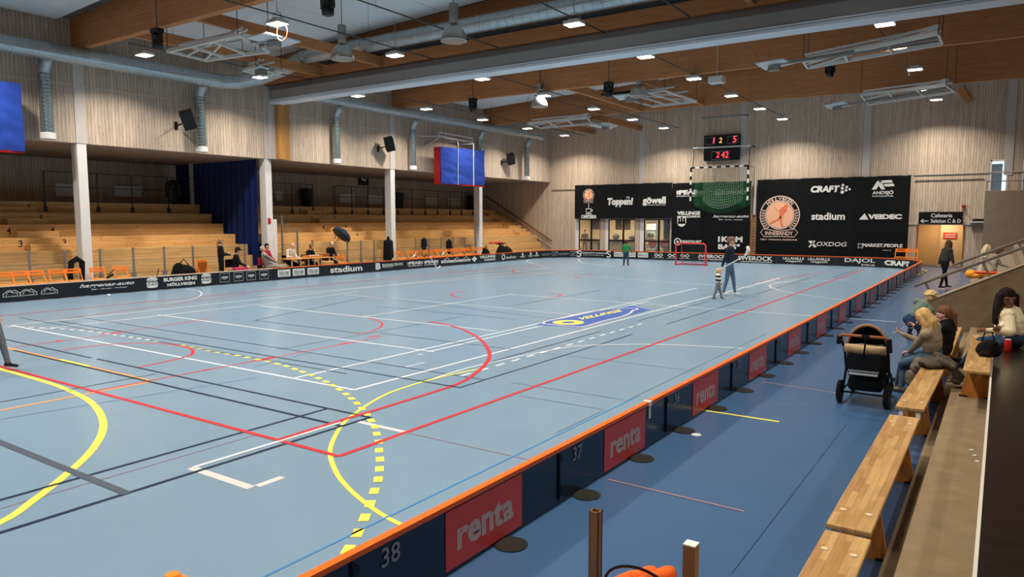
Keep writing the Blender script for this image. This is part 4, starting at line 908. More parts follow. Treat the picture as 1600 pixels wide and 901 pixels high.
# ---------------------------------------------------------------- banners on the far wall
BY = 42.72
def bx(px, py, y=BY - .05): p = AY(px, py, y); return p.x, p.z
def banner(x0, x1, z0, z1, lab, seams=()):
    t = thing('banner', lab, 'banner', ((x0 + x1) / 2, BY, z0), 0, None)
    nx = int((x1 - x0) / .12); nz = 8; vs = []
    for j in range(nz + 1):
        for i in range(nx + 1):
            x = x0 + (x1 - x0) * i / nx; v = j / nz
            w_ = .022 * math.sin(x * 5.1 + 1.3 * math.sin(x * 1.7)) * (.5 + v * .5) + .012 * math.sin(x * 13 + v)
            vs.append(Vector((x, BY + w_ * .8, z0 + (z1 - z0) * v)))
    m_ = MB(); fs = [(j * (nx + 1) + i, j * (nx + 1) + i + 1, (j + 1) * (nx + 1) + i + 1, (j + 1) * (nx + 1) + i) for j in range(nz) for i in range(nx)]
    m_.add(vs, fs); m_.add([v + Vector((0, .012, 0)) for v in vs], fs); m_.build('cloth', cloth_blk, t, True)
    m_ = MB(); m_.path([(x0 - .05, BY + .03, z1 - .01), (x1 + .05, BY + .03, z1 - .01)], .025, 6); m_.build('rod', grey_metal, t)
    if seams:
        m_ = MB()
        for s_ in seams: m_.rng(s_ - .012, s_ + .012, BY - .034, BY - .03, z0 + .02, z1 - .02)
        m_.build('seam', mat('seam_cloth', (40, 40, 40), .9), t)
    return t
PF = on_y(BY - .045)
def T(pr, s, a, b, c, d, bold=.02, italic=0.0):
    x0, z1 = bx(a, b); x1, z0 = bx(c, d); pr.text(s, (x0 + x1) / 2, (z0 + z1) / 2, x1 - x0, z1 - z0, bold, italic)
def arc_text(pr, s, cu, cv, r, a0, a1, w_, h, bold=.02):
    n = len(s)
    for i, ch in enumerate(s):
        if ch == ' ': continue
        a = a0 + (a1 - a0) * (i / (n - 1)); vs, fs = text_mesh(ch, bold); k = .45 if ch == 'I' else 1
        up = Vector((math.cos(a), math.sin(a))) if a1 < a0 else -Vector((math.cos(a), math.sin(a))); rt = Vector((up.y, -up.x)); c = Vector((cu + r * math.cos(a), cv + r * math.sin(a)))
        pr.mb.add([pr.fn(*(c + rt * (x * w_ * k) + up * (y * h))) for x, y in vs], fs)
crest_o = mat('crest_orange', (222, 120, 84), .6); crest_p = mat('crest_peach', (238, 178, 142), .6); crest_line = mat('crest_line', (222, 190, 172), .6)
def crest(t, cx_, cz, r, full=True):
    pr = Print(on_y(BY - .042)); pr.disc(cx_, cz, r); pr.done('crest_ground', black, t)
    pr = Print(on_y(BY - .046)); pr.ring(cx_, cz, r, r * .05); pr.ring(cx_, cz, r * .73, r * .05)
    for sgn in (-1, 1):
        for k in range(8):
            a = PI / 2 + sgn * (1.35 + .16 * k); c = Vector((cx_ + r * .86 * math.cos(a), cz + r * .86 * math.sin(a))); d = Vector((-math.sin(a), math.cos(a))) * -sgn
            for e in (-.6, .6):
                d2 = Matrix.Rotation(e, 2) @ d; nn = Vector((-d2.y, d2.x)); pr.poly([tuple(c), tuple(c + d2 * r * .08 + nn * r * .03), tuple(c + d2 * r * .15), tuple(c + d2 * r * .08 - nn * r * .03)])
    pr.done('crest_line', crest_line, t)
    pr = Print(on_y(BY - .046)); pr.disc(cx_, cz, r * .69); pr.done('crest_disc', crest_p, t)
    pr = Print(on_y(BY - .050)); S_ = lambda pts: pr.poly([(cx_ + a * r, cz + b * r) for a, b in pts])
    S_([(.0, .02), (-.02, .22), (.06, .4), (.2, .44), (.24, .56), (.38, .56), (.44, .44), (.36, .36), (.38, .2), (.26, .1), (.16, -.06), (.02, -.1)])
    S_([(-.0, -.02), (.1, -.1), (.0, -.28), (-.2, -.36), (-.42, -.48), (-.5, -.44), (-.44, -.36), (-.24, -.26), (-.1, -.2)])
    S_([(.02, -.08), (.18, -.1), (.14, -.3), (.16, -.48), (.26, -.62), (.16, -.64), (.06, -.5), (.04, -.3)])
    pr.line([(cx_ + .02 * r, cz + .22 * r), (cx_ - .14 * r, cz + .26 * r), (cx_ - .28 * r, cz + .44 * r)], r * .03)
    pr.done('crest_runner', crest_o, t)
    pr = Print(on_y(BY - .050)); arc_text(pr, 'HÖLLVIKEN', cx_, cz, r * .865, PI / 2 + .75, PI / 2 - .75, r * .17, r * .2); pr.done('crest_lettering', crest_line, t)
    rz = cz - r * .92
    pr = Print(on_y(BY - .052)); pr.poly([(cx_ - r * .95, rz + .02 * r), (cx_ - r * .8, rz + .2 * r), (cx_, rz + .08 * r), (cx_ + r * .8, rz + .2 * r), (cx_ + r * .95, rz + .02 * r), (cx_ + r * .78, rz - .22 * r), (cx_, rz - .2 * r), (cx_ - r * .78, rz - .22 * r)]); pr.done('ribbon', black, t)
    pr = Print(on_y(BY - .055)); pr.line([(cx_ - r * .95, rz + .02 * r), (cx_ - r * .8, rz + .2 * r), (cx_, rz + .08 * r), (cx_ + r * .8, rz + .2 * r), (cx_ + r * .95, rz + .02 * r), (cx_ + r * .78, rz - .22 * r), (cx_, rz - .2 * r), (cx_ - r * .78, rz - .22 * r)], r * .035, True)
    pr.text('INNEBANDY', cx_, rz - .03 * r, r * 1.42, r * .2, .02); pr.text('HELT VANLIGA STJÄRNOR', cx_, rz - .37 * r, r * 1.9, r * .11, .03); pr.done('ribbon_lettering', crest_line, t)
t = banner(-23.93, -17.07, 2.5, 4.72, 'wide black advertising banner above the cafe windows')
x, z = bx(919.5, 304.5); crest(t, x, z, .40)
AD = lambda: pr.done('advert', white_ink, t) and Print(PF)
pr = Print(PF); T(pr, 'CAFETERIA', 908, 335.5, 932, 341.2, .05)
x, z = bx(919.5, 329); pr.line([(x - .2, z + .12), (x - .17, z - .08), (x - .05, z - .14), (x + .08, z - .14), (x + .17, z - .06), (x + .2, z + .12)], .05, True); pr.line([(x + .2, z + .08), (x + .3, z + .05), (x + .28, z - .04), (x + .16, z - .06)], .04); pr.rect(x - .22, x + .24, z - .22, z - .18); pr.line([(x - .02, z + .2), (x + .04, z + .28), (x - .01, z + .36), (x + .02, z + .46)], .04)
pr = AD(); T(pr, 'ICA', 979, 306.5, 984, 310, .03); T(pr, 'Toppen!', 949, 309, 989, 323, .06, .12)
pr = AD(); T(pr, 'göwell', 1004, 307.5, 1040, 321, .045); T(pr, 'HÄLSA & FRISKVÅRD', 1011, 318.5, 1040, 320.8, 0); pr.done('advert', white_ink, t)
t = banner(-17.05, -12.22, .42, 4.66, 'black banner behind the raised green handball goal')
pr = Print(PF); T(pr, 'PEAB', 1061, 297, 1092, 303.5, .06); T(pr, 'BYGGER MED GLÄDJE', 1057, 305, 1096, 307.2, .03)
for a in (1057, 1093):
    for k in range(4): x0, z0 = bx(a, 298 + k * 1.5); pr.rect(x0, x0 + .16, z0 - .05, z0)
pr = AD(); T(pr, 'SHARKMOB', 1128, 297, 1168, 303.5, .05); x, z = bx(1123, 300.5); pr.ring(x, z, .17, .06); pr.poly([(x - .1, z - .12), (x + .02, z + .14), (x + .12, z - .1)])
pr = AD(); T(pr, 'VELLINGE', 1058, 330, 1094, 335.5, .05); T(pr, 'KOMMUN', 1073, 336.5, 1094, 340, .04)
x, z = bx(1065, 345.5); pr.poly([(x - .28, z + .32), (x + .28, z + .32), (x + .28, z - .1), (x + .2, z - .26), (x, z - .35), (x - .2, z - .26), (x - .28, z - .1)])
pr = AD(); T(pr, 'haggenas-auto', 1114, 335.5, 1170, 341, .02, .35); T(pr, 'Bilar - Service - Verkstad', 1123, 342, 1160, 344, .01)
pr = AD(); T(pr, 'DRINTHUSET', 1064, 375, 1096, 380, .03); x, z = bx(1058.5, 377.5); pr.ring(x, z, .2, .06); pr.disc(x, z, .08)
pr = AD(); T(pr, '1KOM', 1122, 369, 1160, 378.5, .05); T(pr, 'BA 5°', 1122, 380.5, 1156, 390, .05); pr.done('advert', white_ink, t)
pr = Print(on_y(BY - .05)); x, z = bx(1065, 345.5)
for a in (-.16, 0, .16): pr.rect(x + a - .06, x + a + .06, z - .12, z + (.2 if a else .28))
pr.rect(x - .24, x + .24, z - .16, z - .02); pr.done('shield_castle', black, t)
t = banner(-11.88, -4.07, .43, 4.72, 'large black banner with round orange club crest', (-9.85, -6.9))
x, z = bx(1218, 336); crest(t, x, z, 1.08)
pr = Print(PF); T(pr, 'stadium', 1268, 332, 1320, 343.5, .03); pr = AD(); T(pr, 'CRAFT', 1267, 290.5, 1312, 300, .06, .15)
for a, b, r in ((1317, 289, .07), (1323, 292, .07), (1327.5, 295.5, .06), (1322, 297, .07), (1316, 294, .08), (1316, 300, .09)): x, z = bx(a, b); pr.disc(x, z, r)
pr = AD(); T(pr, 'OXDOG', 1276, 377.5, 1323, 385, .01, .2)
for a, b, c, d in ((1264, 376, 1273, 386), (1273, 376, 1264, 386), (1267, 376, 1275, 386)): pr.line([bx(a, b), bx(c, d)], .08)
pr = AD(); pr.poly([bx(*p) for p in [(1362, 296), (1371, 282), (1378, 282), (1369, 296)]]); pr.poly([bx(*p) for p in [(1372, 289), (1378, 285), (1383, 296), (1377, 296)]]); pr.poly([bx(*p) for p in [(1371, 282), (1393, 281), (1395, 285), (1376, 286)]]); pr.poly([bx(*p) for p in [(1380, 287.5), (1396, 286.5), (1398, 290.5), (1383, 291.5)]])
T(pr, 'ANDSJÖ', 1363, 297.5, 1396, 304.5, .03); T(pr, 'FASTIGHETER', 1363, 305.5, 1396, 307, .02)
pr = AD(); pr.poly([bx(*p) for p in [(1342, 343), (1351, 333), (1357, 343)]]); T(pr, 'VEIDEC', 1356, 334.5, 1409, 342.3, .06)
pr = AD(); T(pr, 'MARKET.PEOPLE', 1348, 380, 1410, 386.5, .04)
for i in range(4):
    for j in range(3): x, z = bx(1340.5 + 1.6 * i, 380 + 2 * j); pr.rect(x, x + .09, z - .12, z)
pr = AD(); T(pr, 'Halkbana 27', 1379, 390, 1393, 391.6, .02); pr.done('advert', white_ink, t)
# wall bars between the banners
t = thing('wall_bars', 'narrow wooden wall bars between the two large black banners', 'wall bars', (-12.02, 42.8, 0)); wb = mat('bars_wood', (176, 120, 76), .5)
m_ = MB(); m_.rng(-12.18, -12.13, 42.75, 42.9, 0, 2.7); m_.rng(-11.92, -11.87, 42.75, 42.9, 0, 2.7); m_.build('side_post', wb, t)
for k in range(15): m_ = MB(); m_.path([(-12.15, 42.78, .15 + .17 * k), (-11.9, 42.78, .15 + .17 * k)], .022, 6); m_.build('rung', wb, t)
m_ = MB(); m_.rng(-12.1, -11.96, 42.82, 42.95, 2.7, 4.6); single(m_, 'wall_post', strip_paint, 'pale upright post above the wall bars', 'post')
# ---------------------------------------------------------------- scoreboard
t = thing('scoreboard', 'black scoreboard with red digits on the far wall', 'scoreboard', (-14.05, 42.8, 5.95))
m_ = MB(); m_.bbox((-14.05, 42.83, 6.98), (2.14, .2, .9), .03); m_.bbox((-14.05, 42.83, 6.24), (2.14, .2, .62), .03); cs_ = m_.build('case', black, t)
SF = on_y(42.72); red_led = mat('red_led', (255, 60, 70), .5, emit=2.6); amber = mat('amber_led', (255, 180, 90), .5, emit=1.6)
pr = Print(SF)
for a, b, c, d in ((1103, 215, 1117, 225), (1137, 213, 1153, 223), (1112, 237, 1140, 248)):
    p, r = AY(a, b, 42.72), AY(c, d, 42.72); pr.line([(p.x, p.z), (r.x, p.z), (r.x, r.z), (p.x, r.z)], .03, True)
pr.text('Westerstrand', -13.95, 6.47, .5, .06, .02); pr.done('frame_lines', grey_ink, t)
def digit(s, a, b, c, d, m, nm):
    pr = Print(on_y(42.715)); p, r = AY(a, b, 42.715), AY(c, d, 42.715); pr.text(s, (p.x + r.x) / 2, (p.z + r.z) / 2, r.x - p.x, p.z - r.z, .0, .08); pr.done(nm, m, cs_)
digit('1', 1114, 215.5, 1116.5, 223.5, red_led, 'digit'); digit('2', 1123.5, 215, 1128, 223, amber, 'digit'); digit('5', 1145, 212.5, 1150.5, 222, red_led, 'digit'); digit('2', 1119, 237.5, 1124, 246, red_led, 'digit'); digit('42', 1127, 237, 1138, 246, red_led, 'digit')
t = thing('ceiling_bracket', 'grey bracket frame on the wall above the scoreboard', 'bracket', (-13.9, 42.6, 8.4)); m_ = MB(); m_.bar((-15.2, 42.5, 8.45), (-12.55, 42.5, 8.45), .08, .1); m_.bar((-15.15, 42.5, 8.45), (-15.15, 42.95, 8.45), .06, .06); m_.bar((-12.6, 42.5, 8.45), (-12.6, 42.95, 8.45), .06, .06); m_.bar((-14.7, 42.5, 8.4), (-14.7, 42.7, 7.5), .04, .04); m_.build('frame', grey_metal, t)
# ---------------------------------------------------------------- handball goal hoisted against the wall
t = thing('handball_goal', 'hoisted handball goal with black and white bars and green net', 'goal', (-13.9, 42.2, 3.3))
GX0, GX1, GZ0, GZ1, GY = -15.6, -12.22, 3.3, 5.5, 42.0
def striped(a, b, nm, n, w_=.09):
    a = Vector(a); b = Vector(b)
    m1 = MB()
    for k in range(n): m1.cur = k % 2; m1.bar(a.lerp(b, k / n), a.lerp(b, (k + 1) / n), w_, w_)
    m1.build(nm, [black, white_paint], t)
striped((GX0, GY, GZ1), (GX1, GY, GZ1), 'crossbar', 13); striped((GX0, GY, GZ1), (GX0, GY, GZ0), 'goal_post', 9); striped((GX1, GY, GZ1), (GX1, GY, GZ0), 'goal_post', 9)
net = mat('net_green', (52, 120, 78), .7); netw = mat('net_white', (150, 172, 150), .7)
m_ = MB()
def npt(u, v): return Vector((GX0 + (GX1 - GX0) * u, GY + .55 * v ** .6 + .05 - .5 * max(0, v - .55) * math.sin(PI * u), GZ1 - (GZ1 - GZ0) * v * (1 + .22 * math.sin(PI * u))))
for i in range(31): m_.path([npt(i / 30, j / 12) for j in range(13)], .006, 3, cap=False)
for j in range(1, 21): m_.path([npt(i / 20, j / 20) for i in range(21)], .006, 3, cap=False)
m_.build('net', net, t)
m_ = MB()
def wpt(u, v): return Vector((GX0 + .75 + (GX1 - GX0 - 1.05) * u, GY + .02 - .45 * math.sin(PI * u) * (.35 + .65 * v), GZ1 - .85 - 1.1 * v * (1 + .42 * math.sin(PI * u))))
for i in range(21): m_.path([wpt(i / 20, j / 10) for j in range(11)], .006, 3, cap=False)
for j in range(11): m_.path([wpt(i / 20, j / 10) for i in range(21)], .006, 3, cap=False)
m_.build('front_net', netw, t)
m_ = MB(); m_.add([Vector((GX0 + .05, GY + .6, GZ0 - .05)), Vector((GX1 - .05, GY + .6, GZ0 - .05)), Vector((GX1 - .05, GY + .6, 4.62)), Vector((GX0 + .05, GY + .6, 4.62))], [(0, 1, 2, 3)])
m_.build('green_sheet', mat('green_sheet', (34, 84, 54), .8, alpha=.55), t)
m_ = MB(); m_.bar((-15.5, 42.0, 6.66), (-12.1, 42.0, 6.62), .08, .08); m_.build('hoist_bar', light_steel, t)
m_ = MB(); m_.path([(-15.45, 42.0, 6.6), (-15.5, 42.0, 5.5)], .02, 6); m_.path([(-12.15, 42.0, 6.6), (-12.2, 42.0, 5.5)], .02, 6); m_.path([(-12.15, 42.0, 5.5), (-11.95, 42.3, 5.4), (-11.95, 42.3, 3.6)], .015, 5); m_.bar((-15.5, 42.0, 6.66), (-15.5, 42.9, 6.66), .05, .05); m_.bar((-12.1, 42.0, 6.62), (-12.1, 42.9, 6.62), .05, .05); m_.build('hanger_rod', black, t)
# ---------------------------------------------------------------- red floorball goal
t = thing('floorball_goal', 'red framed floorball goal standing before the far boards', 'goal', (-13.6, 37.1, 0)); goal_red = mat('goal_red', (196, 58, 68), .4)
gx0, gx1, gy, gh = -14.45, -12.82, 36.9, 1.17
m_ = MB(); r_ = .045
m_.path([(gx0, gy, 0), (gx0, gy, gh - .1), (gx0 + .1, gy, gh), (gx1 - .1, gy, gh), (gx1, gy, gh - .1), (gx1, gy, 0)], r_, 8); m_.build('front_frame', goal_red, t)
m_ = MB(); m_.path([(gx0, gy, .04), (gx0 + .1, gy + .65, .04), (gx1 - .1, gy + .65, .04), (gx1, gy, .04)], .035, 8); m_.path([(gx0 + .1, gy + .65, .04), (gx0 + .15, gy + .4, gh - .05), (gx0 + .02, gy, gh - .03)], .02, 6); m_.path([(gx1 - .1, gy + .65, .04), (gx1 - .15, gy + .4, gh - .05), (gx1 - .02, gy, gh - .03)], .02, 6); m_.build('base_frame', goal_red, t)
m_ = MB()
for i in range(23):
    x = gx0 + .1 + (gx1 - gx0 - .2) * i / 22; m_.path([(x, gy + .05, gh - .02), (x, gy + .42, gh - .06), (x, gy + .64, .06)], .004, 3, cap=False)
for j in range(12): v = j / 11; m_.path([(gx0 + .1, gy + .42 + .22 * v, gh - .06 - (gh - .12) * v), (gx1 - .1, gy + .42 + .22 * v, gh - .06 - (gh - .12) * v)], .004, 3, cap=False)
m_.build('net', mat('goal_net', (60, 60, 62), .8), t)
# ---------------------------------------------------------------- cafeteria sign and corridor sign
t = thing('direction_sign', 'black sign with white lettering and arrow above the lit doorway', 'sign', (-2.65, 42.7, 2.5))
p, r = AY(1436, 331, 42.7), AY(1504, 349.5, 42.7); m_ = MB(); m_.bbox(((p.x + r.x) / 2, 42.75, (p.z + r.z) / 2), (r.x - p.x, .08, p.z - r.z), .01); m_.build('panel', black, t)
m_ = MB(); m_.rng(p.x + .2, p.x + .3, 42.78, 43, r.z + .1, p.z - .1); m_.rng(r.x - .3, r.x - .2, 42.78, 43, r.z + .1, p.z - .1); m_.build('bracket', dark_metal, t)
pr = Print(on_y(42.705))
def T2(s, a, b, c, d, bold=.015): p, r = AY(a, b, 42.7), AY(c, d, 42.7); pr.text(s, (p.x + r.x) / 2, (p.z + r.z) / 2, r.x - p.x, p.z - r.z, bold)
T2('Cafeteria', 1455, 333.5, 1488, 339.5); T2('Sektion C & D', 1454.5, 342, 1501, 348)
f = lambda a, b: (AY(a, b, 42.7).x, AY(a, b, 42.7).z)
pr.line([f(1439, 345.2), f(1450.5, 345)], .04); pr.line([f(1443, 342), f(1438.8, 345.2), f(1443.5, 348)], .04); pr.done('lettering', white_ink, t)
t = thing('corridor_sign', 'small red sign with white lines on the corridor wall', 'sign', (-2.3, 44.98, 1.6)); p, r = AY(1474, 363, 44.98), AY(1495, 373, 44.98)
m_ = MB(); m_.rng(p.x, r.x, 44.96, 45.0, r.z, p.z); m_.build('plate', mat('sign_orange', (222, 76, 44), .5), t)
pr = Print(on_y(44.955)); pr.rect(p.x + .08, r.x - .12, p.z - .14, p.z - .1); pr.rect(p.x + .08, r.x - .08, p.z - .26, p.z - .22); pr.ring(r.x - .12, p.z - .1, .05, .02); pr.done('lines', white_ink, t)
m_ = MB(); m_.bar((-1.7, 42.95, 3.1), (-1.45, 42.6, 3.08), .03, .03); m_.lathe((-1.7, 42.9, 3.1), [(.08, -.06), (.09, .06)], 10); single(m_, 'alarm_bell', mat('alarm_red', (170, 44, 50), .5), 'small red alarm fitting above the direction sign', 'alarm')
t = thing('wall_shelf', 'small pale shelf on the far wall beside the concrete block', 'shelf', (-1.0, 42.7, 2.3)); m_ = MB(); m_.rng(-1.38, -.72, 42.45, 42.98, 2.28, 2.34); m_.build('board', light_steel, t)
m_ = MB(); m_.bar((-1.25, 42.95, 1.95), (-1.25, 42.5, 2.28), .04, .04); m_.bar((-.85, 42.95, 1.95), (-.85, 42.5, 2.28), .04, .04); m_.build('bracket', grey_metal, t)
m_ = MB(); m_.bbox((-1.0, 42.7, 2.41), (.55, .3, .12), .03); single(m_, 'black_tray', black, 'black tray on the small wall shelf', 'tray')
# railing on the concrete block and orange bits behind it
t = thing('balcony_rail', 'thin steel rail along the top of the concrete block', 'railing', (1, 38.1, 3.68)); m_ = MB(); m_.path([(-.7, 38.1, 4.1), (7.9, 38.1, 4.1)], .025, 8); m_.build('top_rail', grey_metal, t)
m_ = MB()
for k in range(8): m_.path([(-.68 + k * 1.2, 38.1, 3.68), (-.68 + k * 1.2, 38.1, 4.1)], .02, 6)
m_.build('post', grey_metal, t)
# ---------------------------------------------------------------- orange folding chairs
def make_chair(label, group):
    t = thing('folding_chair', label, 'chair', (0, 0, 0), 0, group); r = .016
    m_ = MB(); m_.bbox((0, .02, .435), (.40, .38, .025), .01); m_.build('seat', orange_pl, t)
    m_ = MB(); m_.bbox((0, -.245, .785), (.42, .022, .05), .008); m_.bbox((0, -.235, .69), (.42, .022, .06), .008); m_.bbox((-.185, -.24, .74), (.05, .022, .08), .006); m_.bbox((.185, -.24, .74), (.05, .022, .08), .006); m_.build('backrest', orange_pl, t)
    for s in (-1, 1):
        m_ = MB(); m_.path([(s * .22, -.25, .81), (s * .22, -.19, .62), (s * .22, .1, .3), (s * .22, .26, .0)], r, 7); m_.build('leg', orange_pl, t)
        m_ = MB(); m_.path([(s * .195, .2, .42), (s * .195, -.05, .25), (s * .195, -.24, .0)], r, 7); m_.build('leg', orange_pl, t)
    m_ = MB(); m_.path([(-.22, .2, .09), (.22, .2, .09)], .011, 6); m_.path([(-.195, -.2, .06), (.195, -.2, .06)], .011, 6); m_.build('stretcher', orange_pl, t)
    return t
G1 = 'orange folding chairs along the left boards'
chair0 = None
left = [(10, 'leftmost orange folding chair by the black boards'), (37, 'second orange folding chair from the left, by the black boards'), (62, 'third orange folding chair from the left'), (92, 'orange folding chair two left of the first white column'), (117, 'orange folding chair just left of the first white column'), (155, 'orange folding chair just right of the first white column'), (193, 'orange folding chair right of the crossed sticks, alone'), (535, 'orange folding chair right of the man in black at the table')]
rn = ['first', 'second', 'third', 'fourth', 'fifth', 'sixth', 'seventh', 'eighth', 'ninth', 'tenth', 'eleventh', 'twelfth']
left += [(px, 'orange folding chair, %s right of the third white column' % rn[i]) for i, px in enumerate([629, 645, 658, 672, 683, 693, 706, 717, 727, 735, 746, 755])]
for px, lab in left:
    y = AX(px, 425, -25.25).y
    if chair0 is None: chair0 = make_chair(lab, G1); chair0.location = (-25.25, y, 0); chair0.rotation_euler = (0, 0, -PI / 2 + random.uniform(-.15, .15)); WM[chair0.name] = Matrix.Translation(chair0.location) @ Matrix.Rotation(chair0.rotation_euler.z, 4, 'Z')
    else: dup(chair0, (-25.25 + random.uniform(-.05, .05), y, 0), -PI / 2 + random.uniform(-.2, .2), lab, G1)
y = AX(318, 410, -25.2).y; t = thing('folding_chair', 'orange folding chair with seat tipped up, left of the standing woman', 'chair', (-25.2, y, 0), -PI / 2 + .1)
m_ = MB(); R = Matrix.Rotation(math.radians(-14), 4, 'X'); m_.bbox((0, -.1, .62), (.42, .03, .46), .012, m=R); m_.bbox((0, -.13, .87), (.42, .03, .06), .012, m=R); m_.build('seat', orange_pl, t, local=True)
for s in (-1, 1): m_ = MB(); m_.path([(s * .22, -.22, .93), (s * .22, .1, .3), (s * .22, .22, 0)], .016, 7); m_.build('leg', orange_pl, t, local=True); m_ = MB(); m_.path([(s * .19, .0, .5), (s * .19, -.24, 0)], .016, 7); m_.build('leg', orange_pl, t, local=True)
for px, lab in ((1407, 'orange folding chair at far right corner, left one'), (1424, 'orange folding chair nearest the lit doorway')): p = AY(px, 400, 42.0); dup(chair0, (p.x, 42.0, 0), PI + random.uniform(-.1, .1), lab, 'chairs by the doorway', 1.15)
# ---------------------------------------------------------------- scorer's table and things on it
tw = mat('table_wood', (206, 142, 78), .4)
def table_y(px): return AX(px, 405, -25.2).y
ya, yb = table_y(444), table_y(509)
t = thing('scorer_table', 'orange wooden table with pale legs behind the left boards', 'table', (-25.1, (ya + yb) / 2, 0))
m_ = MB(); m_.bbox((-25.15, (ya + yb) / 2, .755), (.75, yb - ya, .04), .012); m_.build('tabletop', tw, t)
for y in (ya + .12, ya + 1.0, yb - .95, yb - .1):
    for x in (-24.85, -25.45): m_ = MB(); m_.bar((x, y, 0), (x, y, .735), .05, .05); m_.build('leg', mat('table_leg', (206, 190, 166), .4), t)
y = table_y(486); t = thing('ball_tray', 'shallow wooden tray with white balls on the table', 'tray', (-25.1, y, .78)); m_ = MB()
m_.rng(-25.3, -24.9, y - .42, y + .42, .776, .79); m_.rng(-25.3, -25.28, y - .42, y + .42, .79, .87); m_.rng(-24.92, -24.9, y - .42, y + .42, .79, .87); m_.rng(-25.3, -24.9, y - .42, y - .4, .79, .87); m_.rng(-25.3, -24.9, y + .4, y + .42, .79, .87); m_.build('tray', tw, t)
for k in range(4): m_ = MB(); m_.ball((-25.1, y - .1 + .14 * k, .84), .1); single(m_, 'ball', white_ink, 'white ball in the wooden tray on the table', 'ball', 'balls in the tray', True)
m_ = MB(); m_.bbox((-25.2, table_y(505), .845), (.3, .5, .14), .02); single(m_, 'red_box', mat('box_brown', (150, 84, 52), .6), 'reddish box on the right end of the table', 'box')
m_ = MB(); m_.bbox((-24.72, table_y(501), .3), (.22, .5, .6), .02); single(m_, 'carton', mat('carton', (214, 166, 104), .6), 'light wooden box under the right end of the table', 'box')
m_ = MB(); m_.rng(-25.2, -24.95, table_y(458), table_y(458) + .3, .776, .782); single(m_, 'paper_sheet', white_ink, 'sheet of paper before the white shirted man', 'paper')
# umbrella leaning on the screen
c = AX(536, 364, -26.35); t = thing('umbrella', 'dark blue umbrella tilted above the clear screen', 'umbrella', c); ub = mat('umbrella_blue', (38, 52, 76), .7)
ax_ = Vector((.15, .62, .68)).normalized(); q_ = ax_.to_track_quat('Z', 'Y').to_matrix().to_4x4(); m_ = MB(); prf = [(.52, -.16), (.47, -.05), (.36, .06), (.2, .13), (.02, .17)]; m_.lathe(c, prf, 8, q_); m_.build('canopy', ub, t)
m_ = MB(); m_.path([c + ax_ * .22, c - ax_ * .75], .012, 6); m_.build('shaft', dark_metal, t)
# bags and coats beside the players' bench
def bag(px, py, d, lab, nm='sports_bag', m=black, x=-25.0, z=None):
    p = AX(px, py, x); z = p.z if z is None else z; m_ = MB(); m_.ball((x, p.y, z), d, 14); m_.ball((x + .02, p.y - d[1] * .2, z + d[2] * .2), (d[0] * .7, d[1] * .5, d[2] * .8), 10); m_.ball((x, p.y + d[1] * .28, z - d[2] * .05), (d[0] * .8, d[1] * .45, d[2] * .75), 10)
    m_.path([(x, p.y - d[1] * .25, z + d[2] * .4), (x + .03, p.y, z + d[2] * .75), (x, p.y + d[1] * .25, z + d[2] * .4)], .02, 6); return single(m_, nm, m, lab, 'bag', None, True)
bag(287, 424, (.45, 1.0, .8), 'black sports bag behind the boards below the left bleacher', z=.38)
t = thing('stick_bag', 'black arched stick bag beside the first white column', 'bag', (-25.7, AX(122, 420, -25.7).y, 0)); y = AX(122, 420, -25.7).y
m_ = MB(); m_.path([(-25.7, y - .22, .02), (-25.75, y - .24, .6), (-25.75, y - .18, 1.0), (-25.75, y, 1.12), (-25.75, y + .16, 1.0), (-25.7, y + .12, .4), (-25.65, y + .02, .02)], [.07, .09, .1, .1, .1, .08, .05], 8); m_.build('body', black, t, True)
coat((-25.82, AX(607, 400, -25.82).y, 1.52), 1.78, .62, 'tall black bag leaning on the third white column', 'stick_bag', 'bag', depth=.3)
coat((-26.02, AX(663, 384, -26).y, 1.42), .75, .42, 'black coat hung on the clear screen behind the orange chairs'); coat((-26.06, AX(703, 390, -26).y, 1.3), .9, .45, 'black jacket over a chair, middle of the long row')
p = AX(785, 388, -25.2); bag(788, 390, (.45, 1.7, .84), 'black sports bags heap right of the fourth white column', x=-24.72, z=.42); bag(759, 393, (.4, .7, .8), 'small black bag beside the fourth white column', x=-24.7, z=.36)
t = thing('goalie_stand', 'orange topped black stand rising from the black bags', 'stand', (-25.3, p.y, .9)); yy = AX(776, 379, -25.3).y; zz = AX(776, 379, -25.3).z
m_ = MB(); m_.bbox((-25.3, yy - .1, zz), (.3, 1.1, .1), .04); m_.build('top', mat('stand_red', (206, 72, 44), .5), t); m_ = MB(); m_.bbox((-25.3, yy + .35, zz - .06), (.34, .5, .1), .04); m_.path([(-25.3, yy + .35, zz - .05), (-25.3, yy + .35, .02)], .06, 8); m_.bbox((-25.3, yy + .35, .02), (.4, .5, .04), .015); m_.build('stem', black, t)
stk = mat('stick_shaft', (206, 206, 204), .4)
def stick(a, b, lab, m=stk, blade=(.0, .12, .05)):
    a = Vector(a); b = Vector(b); t = thing('floorball_stick', lab, 'stick', a, 0, 'floorball sticks by the boards'); m_ = MB(); m_.path([a, b], .016, 7); m_.build('shaft', m, t)
    m_ = MB(); bl = Vector(blade); m_.path([a, a - (b - a).normalized() * .05 + bl * .5, a + bl * 2], [.02, .035, .03], 7); m_.build('blade', m, t)
stick(AX(166, 434, -24.6), AX(178, 421, -25.4), 'black stick leaning behind the boards right of the first column', black); stick(AX(240, 431, -24.6) * Vector((1, 1, 1)) - Vector((0, 0, AX(240, 431, -24.6).z - .03)), AX(248, 420, -25.4), 'short dark stick leaning beside the black bag', black)
stick(AX(644, 402, -24.7), AX(651, 394, -25.6), 'white stick leaning among the first orange chairs'); stick(AX(662, 401, -24.6), AX(655, 394, -25.5), 'dark stick crossing the white stick', black); stick(AX(689, 399, -24.6), AX(697, 391, -25.5), 'white stick leaning at the sixth orange chair')
